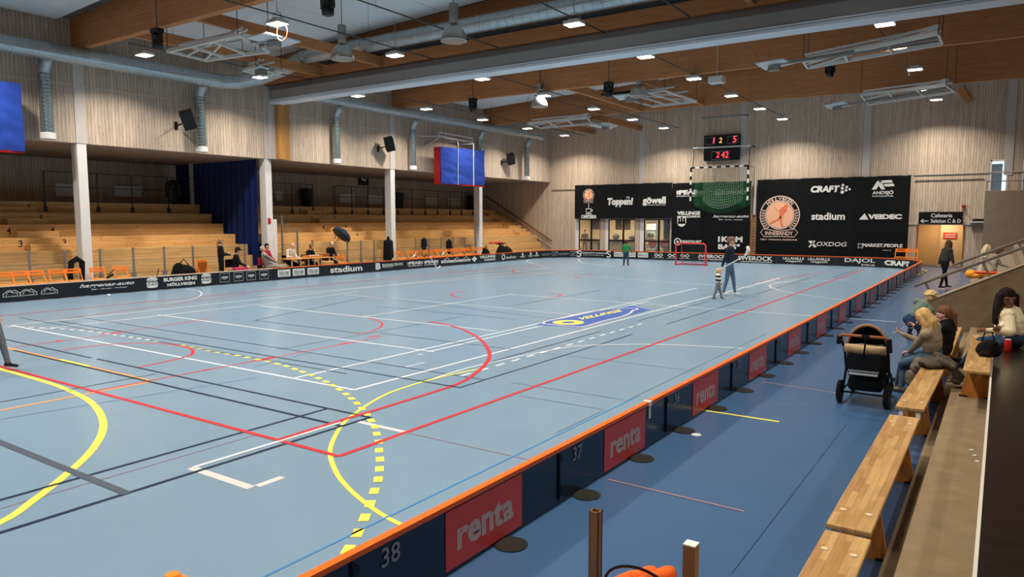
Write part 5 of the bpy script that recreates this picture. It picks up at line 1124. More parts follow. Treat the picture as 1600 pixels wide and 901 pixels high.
stick(FL(683, 419, .02), (-24.1, AX(672, 409, -24.1).y, .56), 'white stick leaning over the boards onto the court')
m_ = MB(); p = FL(170, 461, .04); m_.ball(p, .085); single(m_, 'ball', white_ink, 'white floorball lying on court near the left boards', 'ball', None, True)
p = FL(269, 895, .07); p.z = 0; m_ = MB(); m_.lathe(p, [(.1, 0), (.1, .01), (.07, .015), (.045, .065), (.03, .07)], 20); single(m_, 'marker_cone', orange_pl, 'small orange marker cone at the bottom edge of the court', 'cone')
for i, (a, b) in enumerate([(1088, 679), (1212, 560)]):
    p = FL(a, b); m_ = MB(); m_.lathe(p, [(.055 - .02 * i, .0), (.055 - .02 * i, .004), (.03, .006)], 18); single(m_, 'floor_socket', light_steel, 'round metal floor cover on the blue walkway' if i == 0 else 'tiny pale scrap on the blue walkway', 'floor cover')
# ---------------------------------------------------------------- benches
peg_m = mat('bench_peg', (206, 186, 152), .5)
def make_bench(label, L=3.2, H=.46):
    t = thing('wooden_bench', label, 'bench', (0, 0, 0), 0, 'wooden gym benches'); W_ = .27
    m_ = MB(); m_.bbox((0, 0, H - .018), (W_, L, .036), .008); m_.build('seat', bench_wood, t)
    for s in (-1, 1):
        y = s * (L / 2 - .68); m_ = MB(); m_.prism([(-.17, y - .018, 0), (.17, y - .018, 0), (.095, y - .018, H - .036), (-.095, y - .018, H - .036)], (0, .036, 0)); m_.build('leg', bench_leg, t)
        m_ = MB(); m_.rng(-.18, -.09, y - .022, y + .022, 0, .02); m_.rng(.09, .18, y - .022, y + .022, 0, .02); m_.build('rubber_foot', black, t)
        for x in (-.08, .08):
            m_ = MB(); m_.lathe((x, s * (L / 2 - .3), H - .004), [(.02, 0), (.022, .008), (.012, .011)], 14); m_.build('peg', peg_m, t)
    m_ = MB(); m_.rng(-.02, .02, -L / 2 + .7, L / 2 - .7, .14, .26); m_.build('stretcher', bench_leg, t)
    m_ = MB(); m_.rng(-.1, -.06, -L / 2 + .02, -L / 2 + .06, H - .13, H - .036); m_.rng(.06, .1, -L / 2 + .02, -L / 2 + .06, H - .13, H - .036); m_.build('hook', white_paint, t)
    return t
b0 = make_bench('wooden gym bench nearest the camera, cut by the bottom edge'); b0.location = (-.705, 3.2, 0)
dup(b0, (-.72, 6.5, 0), 0.0, 'wooden gym bench in full view, nothing on it'); dup(b0, (-.69, 10.1, 0), -.015, 'wooden gym bench the two women sit on'); dup(b0, (-.66, 13.9, 0), 0, 'wooden gym bench behind the woman in black')
ub_ = dup(b0, (-.17, 11.55, .2), 0, 'wooden gym bench on the concrete step with black handbag')
for ch in list(ub_.children):
    if ch.name.startswith('hook'): bpy.data.objects.remove(ch)
# ---------------------------------------------------------------- stair handrails
hr = mat('handrail_steel', (150, 140, 126), .35, .5)
for y, (x0, z0), lab, posts in ((17.78, (-1.52, 1.02), 'steel handrail on the near stair wall', (-1.33, -.32)), (20.05, (-.92, 1.38), 'steel handrail on the far side of the stairs', (-.8, .3))):
    t = thing('handrail', lab, 'handrail', (x0, y, z0)); m_ = MB(); m_.path([(x0, y, z0 - .02), (x0 + .06, y, z0 + .01), (3.4, y, z0 + .46 * (3.4 - x0))], .035, 10); m_.build('rail', hr, t, True)
    for px in posts:
        z = z0 + .46 * (px - x0); m_ = MB(); m_.bar((px, y, z), (px + .16, y, z - .34), .03, .05); m_.box((px + .17, y, z - .34), (.1, .1, .02)); m_.build('post', hr, t)
# orange cloth on the stairs
p = AY(1517, 428, 18.9); t = thing('orange_vest', 'bright orange and yellow vest lying on the stairs', 'vest', p); m_ = MB(); m_.ball(p + Vector((.0, 0, 0)), (.22, .3, .2), 12); m_.ball(p + Vector((.3, 0, .0)), (.6, .25, .06), 12); m_.ball(p + Vector((.07, -.05, -.03)), (.22, .2, .12), 10); m_.build('cloth', mat('vest_orange', (240, 160, 60), .6), t, True)
m_ = MB(); m_.ball(p + Vector((.28, -.02, .05)), (.6, .22, .05), 10); m_.build('trim_band', mat('vest_red', (232, 84, 48), .6), t, True)
# ---------------------------------------------------------------- trolley posts and orange tubes at the bottom edge
pw = mat('post_bronze', (150, 112, 76), .35, .4)
t = thing('equipment_trolley', 'trolley with two upright square posts at the bottom edge', 'trolley', (-1.33, 3.03, 0))
def hollow(c, z0, z1, s, cap):
    m_ = MB(); x, y = c; h = s / 2
    if cap: m_.rng(x - h, x + h, y - h, y + h, z0, z1)
    else:
        for a in (-1, 1): m_.rng(x + a * (h - .004) - .004, x + a * (h - .004) + .004, y - h, y + h, z0, z1); m_.rng(x - h, x + h, y + a * (h - .004) - .004, y + a * (h - .004) + .004, z0, z1)
    return m_
A_ = FL(931, 797, 1.0); B_ = FL(1080, 850, 1.0)
hollow((A_.x, A_.y), .12, 1.0, .05, False).build('post', pw, t); hollow((B_.x, B_.y), .12, 1.0, .055, True).build('post', pw, t)
m_ = MB(); m_.rng(B_.x - .028, B_.x + .028, B_.y - .028, B_.y + .028, 1.0, 1.006); m_.build('post_cap', white_paint, t)
m_ = MB(); m_.rng(A_.x - .04, B_.x + .04, A_.y - .9, A_.y + .03, .1, .14); m_.build('platform', dark_metal, t); m_ = MB(); m_.rng(A_.x + .03, B_.x - .03, A_.y - .85, A_.y + .02, .60, .63); m_.rng(A_.x + .03, A_.x + .07, A_.y - .85, A_.y - .81, .14, .6); m_.rng(B_.x - .07, B_.x - .03, A_.y - .85, A_.y - .81, .14, .6); m_.rng(A_.x + .02, A_.x + .06, A_.y - .02, A_.y + .02, .14, .6); m_.rng(B_.x - .07, B_.x - .03, A_.y - .06, A_.y - .02, .14, .6); m_.build('shelf', dark_metal, t)
for x in (A_.x, B_.x):
    for y in (A_.y - .8, A_.y - .05): m_ = MB(); m_.lathe((x, y, .05), [(.048, -.015), (.05, 0), (.048, .015)], 14, Matrix.Rotation(PI / 2, 4, 'Y')); m_.build('wheel', black, t)
or_t = mat('tube_orange', (238, 104, 42), .45); top = FL(1050, 893, .78); d_ = Vector((-.32, -.86, -.02)).normalized()
k = 0
for (dx, dz) in ((0, 0), (-.085, -.02), (.075, -.035), (-.16, -.055), (-.04, -.085), (.04, -.1), (-.12, -.115)):
    a = top + Vector((dx, -.01 * k, dz)); k += 1
    t = thing('foam_tube', 'thick orange foam tube in the bundle on the trolley', 'tube', a, 0, 'orange foam tubes'); m_ = MB(); m_.path([a, a + d_ * .03, a + d_ * .6, a + d_ * .63], [.03, .038, .038, .03], 14); m_.build('tube', or_t, t, True)
m_ = MB(); c = top + d_ * .17 + Vector((-.04, 0, -.05)); m_.path([c + Vector((.17 * math.cos(a), 0, .11 * math.sin(a))) for a in [i * PI / 12 for i in range(24)]], .007, 6, True); single(m_, 'strap', black, 'black strap around the orange foam tubes', 'strap')
# ---------------------------------------------------------------- stroller
sx, sy = -1.40, 10.42; t = thing('stroller', 'black pram with beige hood on the blue walkway', 'stroller', (sx, sy, 0)); beige = mat('pram_beige', (176, 148, 112), .8, noise_amt=.08); pram_blk = mat('pram_black', (22, 22, 24), .75, noise_amt=.15); tan = mat('leather_tan', (150, 90, 56), .5)
def wheel(x, y, r, w_):
    R = Matrix.Rotation(PI / 2, 4, 'Y'); m_ = MB(); m_.lathe((x, y, r), [(r * .72, -w_ / 2), (r * .94, -w_ / 2), (r, -w_ * .25), (r, w_ * .25), (r * .94, w_ / 2), (r * .72, w_ / 2)], 22, R); o = m_.build('wheel', black, t, True)
    m_ = MB(); m_.lathe((x, y, r), [(r * .7, -w_ * .3), (r * .7, w_ * .3)], 18, R); m_.build('rim', grey_metal, o)
wheel(sx - .29, sy - .12, .15, .055); wheel(sx + .27, sy - .14, .15, .055); wheel(sx - .24, sy + .62, .1, .05); wheel(sx + .22, sy + .62, .1, .05)
fr = mat('pram_frame', (42, 40, 38), .4, .5)
m_ = MB()
for s in (-1, 1):
    x = sx + s * .26; m_.path([(x, sy - .12, .15), (x, sy + .1, .42), (x * 1 + 0, sy - .05, .66), (sx + s * .27, sy - .34, .93)], .016, 8); m_.path([(x, sy + .6, .12), (x, sy + .3, .36), (x, sy + .08, .44)], .015, 8)
    m_.path([(x, sy - .12, .18), (x, sy + .55, .16)], .012, 8)
m_.path([(sx - .29, sy - .12, .15), (sx + .27, sy - .14, .15)], .013, 8); m_.build('frame', fr, t, True)
m_ = MB(); m_.path([(sx - .27, sy - .3, .86), (sx - .285, sy - .36, .92), (sx - .25, sy - .4, .95), (sx + .25, sy - .4, .95), (sx + .285, sy - .36, .92), (sx + .27, sy - .3, .84)], .02, 10); m_.build('handle', tan, t, True)
m_ = MB(); m_.path([(sx - .285, sy - .35, .93), (sx - .29, sy - .36, .82)], .03, 8); m_.path([(sx + .285, sy - .35, .93), (sx + .3, sy - .34, .76)], .035, 8); m_.path([(sx + .03, sy - .41, .95), (sx + .02, sy - .36, .8), (sx + .0, sy - .3, .66)], .012, 6); m_.bbox((sx + .03, sy - .4, .95), (.1, .05, .05), .015); m_.build('handle_strap', pram_blk, t)
# carry seat: tilted shell
m_ = MB(); ring = lambda z, wx, y0, y1, k=14: [Vector((sx + wx * math.cos(a), (y0 + y1) / 2 + (y1 - y0) / 2 * math.sin(a), z)) for a in [2 * PI * i / k for i in range(k)]]
def loft(m_, rings):
    k = len(rings[0]); vs = [v for r in rings for v in r]; fs = [(i * k + j, i * k + (j + 1) % k, (i + 1) * k + (j + 1) % k, (i + 1) * k + j) for i in range(len(rings) - 1) for j in range(k)]; fs += [tuple(range(k))[::-1], tuple((len(rings) - 1) * k + j for j in range(k))]; m_.add(vs, fs)
loft(m_, [ring(.34, .2, sy - .1, sy + .4), ring(.42, .24, sy - .2, sy + .48), ring(.58, .25, sy - .24, sy + .5), ring(.72, .255, sy - .26, sy + .5)]); m_.build('seat_shell', pram_blk, t, True)
m_ = MB(); loft(m_, [ring(.70, .25, sy - .29, sy - .1), ring(.76, .265, sy - .3, sy - .08), ring(.8, .25, sy - .29, sy - .1), ring(.79, .2, sy - .26, sy - .13)]); m_.build('seat_lining', beige, t, True)
m_ = MB(); m_.bbox((sx, sy - .27, .6), (.4, .05, .22), .02); m_.bbox((sx, sy - .25, .5), (.34, .04, .04), .01); m_.build('rear_pocket', pram_blk, t)
m_ = MB(); m_.bbox((sx, sy - .255, .475), (.36, .03, .03), .01); m_.bbox((sx, sy - .25, .43), (.34, .03, .03), .01); m_.build('grey_band', light_steel, t)
m_ = MB(); m_.bbox((sx, sy + .2, .26), (.42, .6, .18), .05); m_.build('basket', pram_blk, t)
# hood: ribbed half dome open towards the handle
m_ = MB(); vs = []; K = 18; J = 8
for j in range(J + 1):
    tt = j / J; r = .245 * math.sqrt(max(.02, 1 - (tt * .97) ** 2))
    for i in range(K + 1):
        th = PI * i / K; vs.append(Vector((sx + r * math.cos(th), sy - .02 + .46 * tt, .74 + r * 1.25 * math.sin(th))))
F_ = [(j * (K + 1) + i, j * (K + 1) + i + 1, (j + 1) * (K + 1) + i + 1, (j + 1) * (K + 1) + i) for j in range(J) for i in range(K)]
m_.add(vs, F_); n_ = Vector((sx, sy + .2, .74)); m_.add([n_ + (v - n_) * .96 for v in vs], F_); m_.build('hood', beige, t, True)
m_ = MB(); m_.add([n_ + (v - n_) * .945 for v in vs], F_); bk = [n_ + Vector((.16 * math.cos(PI * i / K), .16, .2 * math.sin(PI * i / K))) for i in range(K + 1)]; m_.add(bk, [tuple(range(K + 1))]); m_.build('hood_lining', black, t)
m_ = MB(); rim = [n_ + (vs[i] - n_) * 1.0 for i in range(K + 1)]; m_.path(rim, .02, 8); m_.build('hood_edge', mat('pram_edge', (150, 118, 84), .7), t, True)
# ---------------------------------------------------------------- things beside the seated people
p = FL(1574, 549, .6); t = thing('drink_can', 'tall red drink can on the dark stand edge', 'can', p); m_ = MB(); m_.lathe(p, [(.04, 0), (.045, .008), (.045, .16), (.038, .17)], 18); m_.build('body', mat('can_red', (196, 40, 36), .3, .3), t, True); m_ = MB(); m_.lathe(p + Vector((0, 0, .17)), [(.037, 0), (.033, .005)], 18); m_.build('lid', light_steel, t)
c = Vector((-.07, 11.1, .655)); t = thing('handbag', 'black handbag on the upper wooden bench', 'bag', c); leather = mat('bag_black', (20, 20, 22), .4, noise_amt=.3, noise_scale=20, bump=.3)
m_ = MB(); m_.cone(c + Vector((-.06, 0, .085)), .085, c + Vector((.06, 0, .085)), .085); m_.ball(c + Vector((0, 0, .11)), (.27, .2, .21), 14); m_.ball(c + Vector((.02, -.02, .18)), (.17, .15, .1), 12); m_.build('body', leather, t, True)
m_ = MB(); m_.path([c + Vector((-.08, -.02, .2)), c + Vector((-.05, -.02, .32)), c + Vector((.03, -.02, .33)), c + Vector((.06, -.02, .2))], .01, 6); m_.build('handle', leather, t)
# coats draped over the bench end
tw_ = mat('coat_tweed', (92, 84, 72), .9, noise_amt=.25, noise_scale=60); gr_ = mat('coat_grey', (118, 106, 90), .9, noise_amt=.15, noise_scale=30)
def drape(fn, nu, nv, nm, m, lab, cat):
    vs = [fn(i / nu, j / nv) for j in range(nv + 1) for i in range(nu + 1)]; F = [(j * (nu + 1) + i, j * (nu + 1) + i + 1, (j + 1) * (nu + 1) + i + 1, (j + 1) * (nu + 1) + i) for j in range(nv) for i in range(nu)]
    m_ = MB(); m_.add(vs, F); o = m_.build(nm, m, None, True); sd = o.modifiers.new('s', 'SOLIDIFY'); sd.thickness = .025; sd.offset = 1; ss = o.modifiers.new('b', 'SUBSURF'); ss.levels = 1; ss.render_levels = 1; return setk(o, lab, cat)
# ---------------------------------------------------------------- cafe and corridor fittings
def room_lamp(c, d, lab, watts):
    t = thing('ceiling_lamp', lab, 'lamp', c); m_ = MB(); m_.rng(c[0] - d[0] / 2, c[0] + d[0] / 2, c[1] - d[1] / 2, c[1] + d[1] / 2, c[2] - .03, c[2]); m_.build('diffuser', mat('soft_led', (255, 236, 208), .5, emit=3), t)
    m_ = MB(); m_.rng(c[0] - d[0] / 2 - .03, c[0] + d[0] / 2 + .03, c[1] - d[1] / 2 - .03, c[1] + d[1] / 2 + .03, c[2] - .015, c[2] + .02); m_.build('frame', white_paint, t)
    ld = bpy.data.lights.new('room_light', 'AREA'); ld.shape = 'RECTANGLE'; ld.size = d[0]; ld.size_y = d[1]; ld.energy = watts; ld.color = (1, .88, .72); lo = bpy.data.objects.new('room_light', ld); C.objects.link(lo); lo.parent = t; lo.location = (0, 0, -.04); lo.visible_camera = False; lo.visible_glossy = False
room_lamp((-22.6, 45.2, 2.88), (1.2, .6), 'flat lamp on the cafe ceiling, left side', 170); room_lamp((-18.6, 45.2, 2.88), (1.2, .6), 'flat lamp on the cafe ceiling, right side', 170); room_lamp((-2.6, 44.3, 2.48), (1.0, .4), 'flat lamp on the corridor ceiling', 24)
cw = mat('counter_wood', (214, 180, 134), .5)
t = thing('cafe_counter', 'light wooden cafe counter behind the left windows', 'counter', (-22, 45.6, 0)); m_ = MB(); m_.rng(-24.6, -19.9, 45.4, 46.1, 0, 1.0); m_.build('front', cw, t); m_ = MB(); m_.rng(-24.65, -19.85, 45.35, 46.15, 1.0, 1.05); m_.build('worktop', dark_metal, t)
m_ = MB()
for k in range(4): m_.rng(-21.3 + k * .42, -21.3 + k * .42 + .38, 45.36, 45.4, .15, .42); m_.rng(-21.3 + k * .42, -21.3 + k * .42 + .38, 45.36, 45.4, .5, .8)
m_.build('drawer_front', cw, t)
for x, d, lab in ((-20.9, (.9, .5, .3), 'grey heap of things on the cafe counter, middle'), (-22.3, (.5, .4, .45), 'dark round thing on the cafe counter, left'), (-20.25, (.6, .4, .2), 'low grey bowl at right end of the cafe counter')):
    m_ = MB(); m_.ball((x, 45.7, 1.05 + d[2] * .45), d, 12); single(m_, 'counter_bowl', mat('counter_dark', (78, 76, 74), .5), lab, 'bowl', None, True)
for px0, px1, lab in ((924, 937, 'dark hanging screen behind the left cafe window'), (962, 972, 'dark hanging screen at left of the middle cafe window'), (974, 985, 'dark hanging screen at right of the middle cafe window')):
    a = AY(px0, 345, 44.5).x; b = AY(px1, 345, 44.5).x; t = thing('menu_screen', lab, 'screen', ((a + b) / 2, 44.5, 2)); m_ = MB(); m_.bbox(((a + b) / 2, 44.5, 2.15), (b - a, .1, .8), .02); m_.build('panel', mat('screen_dark', (38, 44, 60), .3), t); m_ = MB(); m_.path([((a + b) / 2, 44.5, 2.5), ((a + b) / 2, 44.5, 2.9)], .02, 6); m_.build('mount', dark_metal, t)
t = thing('drinks_fridge', 'tall glass door drinks fridge in the right cafe window', 'fridge', (-19.0, 46.3, 0)); a = AY(1011, 360, 46.3).x; b = AY(1027, 360, 46.3).x
m_ = MB(); m_.bbox(((a + b) / 2, 46.5, 1.1), (b - a, .7, 2.2), .03); m_.build('cabinet', mat('fridge_grey', (120, 122, 120), .4), t); m_ = MB(); m_.rng(a + .08, b - .08, 46.12, 46.16, .2, 1.65); m_.build('glass_door', mat('fridge_glass', (196, 210, 196), .2), t)
m_ = MB(); m_.rng(a + .04, b - .04, 46.1, 46.15, 1.72, 2.15); m_.build('top_panel', mat('fridge_light', (236, 226, 212), .4, emit=.6), t)
m_ = MB()
for z in (.55, .9, 1.25): m_.rng(a + .1, b - .1, 46.1, 46.12, z, z + .03)
m_.build('shelf', dark_metal, t)
for k, z in enumerate((.6, .95, 1.3)):
    for j in range(5):
        x = a + .2 + j * (b - a - .4) / 4; m_ = MB(); m_.lathe((x, 46.09, z), [(.04, 0), (.045, .01), (.045, .14), (.02, .2), (.018, .24)], 10); single(m_, 'bottle', mat('bottle_%d' % (j % 3), [(52, 110, 70), (70, 60, 50), (150, 60, 40)][j % 3], .3), 'small bottle on a shelf of the drinks fridge', 'bottle', 'bottles in the drinks fridge', True)
for px, lab in ((1021, 'red cafe chair with white legs, left of two'), (1039, 'red cafe chair with white legs, right of two')):
    p = AY(px, 400, 44.2); t = thing('cafe_chair', lab, 'chair', (p.x, 44.2, 0), 0, None); x = p.x; rc = mat('chair_red', (206, 78, 50), .5)
    m_ = MB(); m_.bbox((x, 44.2, .46), (.5, .46, .04), .015); m_.build('seat', rc, t); m_ = MB(); m_.ball((x, 43.98, .88), (.56, .08, .62), 14); m_.build('backrest', rc, t, True)
    for s in (-1, 1):
        for u in (-1, 1): m_ = MB(); m_.path([(x + s * .18, 44.2 + u * .16, .45), (x + s * .24, 44.2 + u * .22, 0)], .02, 6); m_.build('leg', white_paint, t)
m_ = MB(); a = AY(1037, 345, 45.0).x; k = 14; vs = [Vector((a + 1.4 * i / k, 45 + .07 * math.sin(i * 1.9), z)) for z in (.05, 2.8) for i in range(k + 1)]; m_.add(vs, [(i, i + 1, k + 2 + i, k + 1 + i) for i in range(k)]); setk(m_.build('cafe_curtain', mat('curtain_night', (36, 56, 92), .8), None, True), 'dark blue curtain at the right end of the cafe', 'curtain')
p = AY(941, 390, 43.9); m_ = MB(); m_.lathe((p.x, 43.9, 0), [(.28, 0), (.34, .85), (.36, .9)], 14); single(m_, 'cafe_bin', mat('bin_dark', (34, 36, 38), .6), 'dark bin behind the wooden pier of the cafe windows', 'bin')
# ---------------------------------------------------------------- people
def remesh(m_, vox, parts, mats, name, parent, sm=3):
    """weld overlapping shapes into one continuous skin; faces take the material of the nearest part"""
    me = bpy.data.meshes.new(name); me.from_pydata([tuple(p) for p in m_.v], [], m_.f)
    bm = bmesh.new(); bm.from_mesh(me); bmesh.ops.recalc_face_normals(bm, faces=bm.faces[:]); bm.to_mesh(me); bm.free()
    o = bpy.data.objects.new('tmp', me); C.objects.link(o); md = o.modifiers.new('r', 'REMESH'); md.mode = 'VOXEL'; md.voxel_size = vox; md.adaptivity = 0
    dg = bpy.context.evaluated_depsgraph_get(); dg.update(); ev = o.evaluated_get(dg); m2 = bpy.data.meshes.new_from_object(ev); bpy.data.objects.remove(o); bpy.data.meshes.remove(me)
    bm = bmesh.new(); bm.from_mesh(m2)
    for _ in range(sm): bmesh.ops.smooth_vert(bm, verts=bm.verts[:], factor=.5, use_axis_x=True, use_axis_y=True, use_axis_z=True)
    bm.to_mesh(m2); bm.free(); m2.name = name; m2.materials.clear()
    for x in mats: m2.materials.append(x)
    if len(mats) > 1:
        n = len(m2.polygons); co = np.empty(n * 3, 'f'); m2.polygons.foreach_get('center', co); co = co.reshape(-1, 3); best = np.full(n, 1e9); idx = np.zeros(n, 'i')
        for (a, ra, b, rb, mi) in parts:
            a = np.array(a); b = np.array(b); d = b - a; L2 = max(d @ d, 1e-9); tt = np.clip(((co - a) @ d) / L2, 0, 1); dist = np.linalg.norm(co - (a + tt[:, None] * d), axis=1) - (ra + (rb - ra) * tt)
            sel = dist < best; best[sel] = dist[sel]; idx[sel] = mi
        m2.polygons.foreach_set('material_index', idx)
    m2.polygons.foreach_set('use_smooth', [True] * len(m2.polygons))
    inv = world_of(parent).inverted(); m2.transform(inv)
    o = bpy.data.objects.new(name, m2); C.objects.link(o); o.parent = parent; WM[o.name] = world_of(parent); return o
def ik(a, b, l1, l2, pole):
    a = Vector(a); b = Vector(b); d = b - a; L = min(d.length, (l1 + l2) * .999); d.normalize(); b = a + d * L
    x = (l1 * l1 - l2 * l2 + L * L) / (2 * L); h = math.sqrt(max(l1 * l1 - x * x, 0)); p = Vector(pole); p = (p - d * p.dot(d)); p.normalize() if p.length > 1e-5 else None
    return a + d * x + p * h, b
skin_l = mat('skin_light', (214, 164, 136), .55); skin_d = mat('skin_brown', (112, 74, 56), .5); skin_p = mat('skin_pink', (222, 170, 146), .55)
def hairmat(nm, c): return mat('hair_' + nm, c, .45, noise_amt=.35, noise_scale=40, stretch=(1, 1, .15))
def heap(cones, lab, nm, m, cat, vox=.012, amp=.02, fr=9.0):
    m_ = MB()
    for c in cones: m_.cone(*c)
    t = thing(nm, lab, cat, Vector(cones[0][0]) * Vector((1, 1, 0)) if 0 else cones[0][0])
    o = remesh(m_, vox, [], [m], 'cloth', t, 2); me = o.data; me.calc_loop_triangles()
    no = [v.normal.copy() for v in me.vertices]
    for v, n_ in zip(me.vertices, no):
        k = noise.noise(v.co * fr) + .5 * noise.noise(v.co * fr * 2.3); v.co += n_ * amp * (k - .15 + .6 * (1 - abs(noise.noise(v.co * fr * .6 + Vector((3, 1, 2))) * 2)))
    return t
def person(label, P, N, H, front, look, hands, feet, top, pants, shoe, skin=None, hair='short', hcol=(90, 60, 40), s=1.0, hs=1.0, female=False, vox=.012, knee=None, elbow=None, toes=None, fing=None, bulk=1.0, fat=1.0, loc=None, scarf=None, handdir=None, bare=False, cap=None, group=None):
    P, N, H = Vector(P), Vector(N), Vector(H); front = Vector(front).normalized(); look = Vector(look).normalized(); skin = skin or skin_l
    spine = (N - P).normalized(); front = (front - spine * front.dot(spine)).normalized(); right = front.cross(spine).normalized()
    base = Vector(loc) if loc else Vector((P.x, P.y, min(Vector(f).z for f in feet) - .0)); t = thing('person', label, 'person', base, 0, group)
    M_ = [skin, top, pants, shoe]; m_ = MB(); parts = []
    def cn(a, ra, b, rb, mi, flat=None): m_.cone(a, ra, b, rb, flat, 10); f = flat[1] if flat else 1; parts.append((tuple(a), ra * (1 + f) / 2, tuple(b), rb * (1 + f) / 2, mi))
    sw = (.155 if female else .182) * s; hw = .088 * s
    L = (N - P).length
    cn(P + spine * .02 * s, .15 * s, P + spine * .12 * s, .142 * s, 2, (front, .74)); cn(P + spine * .16 * s, .142 * s * bulk, P + spine * L * .72, (.15 if not female else .135) * s * bulk, 1, (front, .74))
    cn(P + spine * L * .6, .14 * s * bulk, P + spine * L * .86, .125 * s * bulk, 1, (front, .8))
    SH = []
    for k, sg in enumerate((-1, 1)):
        sh = N - spine * .05 * s + right * sg * sw; SH.append(sh); cn(N - spine * .015 * s, .06 * s, sh, .066 * s * bulk, 1)
    hp = hs * s
    cn(N - spine * .02 * s, .06 * s, N + (H - N) * .45, .052 * hp, 0)
    # head
    hu = (H - N).normalized(); hu = (Vector((0, 0, 1)) * .7 + hu * .3).normalized(); lk = look; hr_ = lk.cross(Vector((0, 0, 1))).normalized(); lu = hr_.cross(lk).normalized()
    def hd(x, y, z): return H + (hr_ * x + lk * y + lu * z) * hp
    cn(hd(0, -.015, .03), .088 * hp, hd(0, .012, .0), .082 * hp, 0); cn(hd(0, .02, -.03), .066 * hp, hd(0, .05, -.085), .034 * hp, 0); cn(hd(0, .085, .005), .011 * hp, hd(0, .106, -.028), .016 * hp, 0)
    cn(hd(-.022, .088, -.062), .012 * hp, hd(.022, .088, -.062), .012 * hp, 0); cn(hd(-.05, .072, .022), .014 * hp, hd(.05, .072, .022), .014 * hp, 0)
    for sg in (-1, 1): cn(hd(sg * .084, -.012, .012), .014 * hp, hd(sg * .086, -.008, -.022), .011 * hp, 0)
    # arms and hands
    for k, sg in enumerate((-1, 1)):
        hand = Vector(hands[k]); pole = Vector(elbow[k]) if elbow else (-front * .6 - Vector((0, 0, 1)) * .8 + right * sg * .5)
        el, wr = ik(SH[k], hand, .285 * s, .25 * s, pole); cn(SH[k], .058 * s * bulk, el, .045 * s * bulk, 1); cn(el, .045 * s * bulk, wr, (.034 if not bare else .03) * s, 1)
        d = (wr - el).normalized(); hdv = Vector(handdir[k]).normalized() if handdir else d
        d = (d * .3 + hdv * .7).normalized(); sd = d.cross(front).normalized() if abs(d.dot(front)) < .95 else right; nn = sd.cross(d).normalized()
        if fing and fing.get('palm'): nn = Vector(fing['palm'][k]); nn = (nn - d * nn.dot(d)).normalized(); sd = d.cross(nn).normalized()
        fr_ = .0085 * s if vox < .008 else .0115 * s; cn(wr, .027 * s, wr + d * .075 * s, .032 * s, 0, (nn, .55))
        curl = .55
        for i, ln in enumerate((.062, .072, .068, .054)):
            b0_ = wr + d * .085 * s + sd * (i - 1.5) * .0205 * s; d1 = (d * math.cos(curl) + nn * math.sin(curl)).normalized(); d2 = (d * math.cos(curl * 2.2) + nn * math.sin(curl * 2.2)).normalized(); b1 = b0_ + d1 * ln * .5 * s; cn(b0_ - d * .02 * s, fr_, b1, fr_ * .95, 0); cn(b1, fr_ * .95, b1 + d2 * ln * .45 * s, fr_ * .85, 0)
        tb = wr + d * .03 * s - sd * .03 * s * (1 if k else -1) * -1; td = (d * .7 + (tb - wr - d * .03 * s).normalized() * .6 + nn * .35).normalized(); cn(tb, fr_ * 1.2, tb + td * .035 * s, fr_ * 1.1, 0); cn(tb + td * .035 * s, fr_ * 1.1, tb + (td + nn * .4).normalized() * .065 * s, fr_ * .9, 0)
    # legs and feet
    for k, sg in enumerate((-1, 1)):
        hip = P + right * sg * hw - spine * .01 * s; an = Vector(feet[k]) + Vector((0, 0, .075 * s)); pole = Vector(knee[k]) if knee else front
        kn, an = ik(hip, an, .43 * s, .405 * s, pole); cn(hip, .092 * s * fat, kn, .062 * s * fat, 2); cn(kn, .06 * s * fat, an, .043 * s * fat, 0 if bare == 'legs' else 2)
        td = Vector(toes[k]).normalized() if toes else Vector((front.x, front.y, 0)).normalized(); td = td if td.length else Vector((0, 1, 0))
        hl = an + Vector((0, 0, -.03 * s)) - td * .035 * s; cn(an - Vector((0, 0, .01)), .046 * s, hl, .042 * s, 3); cn(hl, .04 * s, an + td * .16 * s + Vector((0, 0, -.045 * s)), .034 * s, 3, (Vector((0, 0, 1)), .85))
    remesh(m_, vox, parts, M_, 'body', t)
    # eyes and mouth
    e = MB()
    for sg in (-1, 1): e.ball(hd(sg * .031, .083, .004), (.02 * hp, .014 * hp, .013 * hp), 8)
    e.build('eyes', mat('eye_dark', (40, 32, 28), .3), t, True)
    e = MB(); e.path([hd(-.024, .094, -.062), hd(0, .1, -.061), hd(.024, .094, -.062)], .0045 * hp, 6); e.build('mouth', mat('lip', (168, 96, 86), .5), t)
    hm = hairmat('%d_%d_%d' % hcol, hcol); h_ = MB()
    if hair != 'bald':
        h_.cone(hd(0, -.03, .045), .096 * hp, hd(0, -.005, .05), .088 * hp, None, 12); h_.cone(hd(0, -.05, -.02), .07 * hp, hd(0, -.045, .03), .085 * hp)
        for sg in (-1, 1): h_.cone(hd(sg * .062, -.015, .045), .04 * hp, hd(sg * .07, -.02, -.01), .026 * hp)
    if hair == 'long':
        for i, (x, y, zz, ex, ey) in enumerate([(-.08, .02, -.2, -.1, .03), (-.07, -.05, -.28, -.08, -.09), (0, -.08, -.3, 0, -.13), (.07, -.05, -.28, .08, -.09), (.08, .02, -.2, .1, .03), (-.035, -.075, -.3, -.04, -.12), (.035, -.075, -.3, .04, -.12)]):
            top_ = hd(x, y, .04); mid = hd(x * 1.12, y * 1.1 - .01, -.1); end = mid + (Vector((0, 0, -1)) * abs(zz + .1) * 1.15 + (hr_ * (ex - x) + lk * (ey - y)) * .8) * hp; h_.cone(top_, .038 * hp, mid, .042 * hp); h_.cone(mid, .042 * hp, end, .016 * hp)
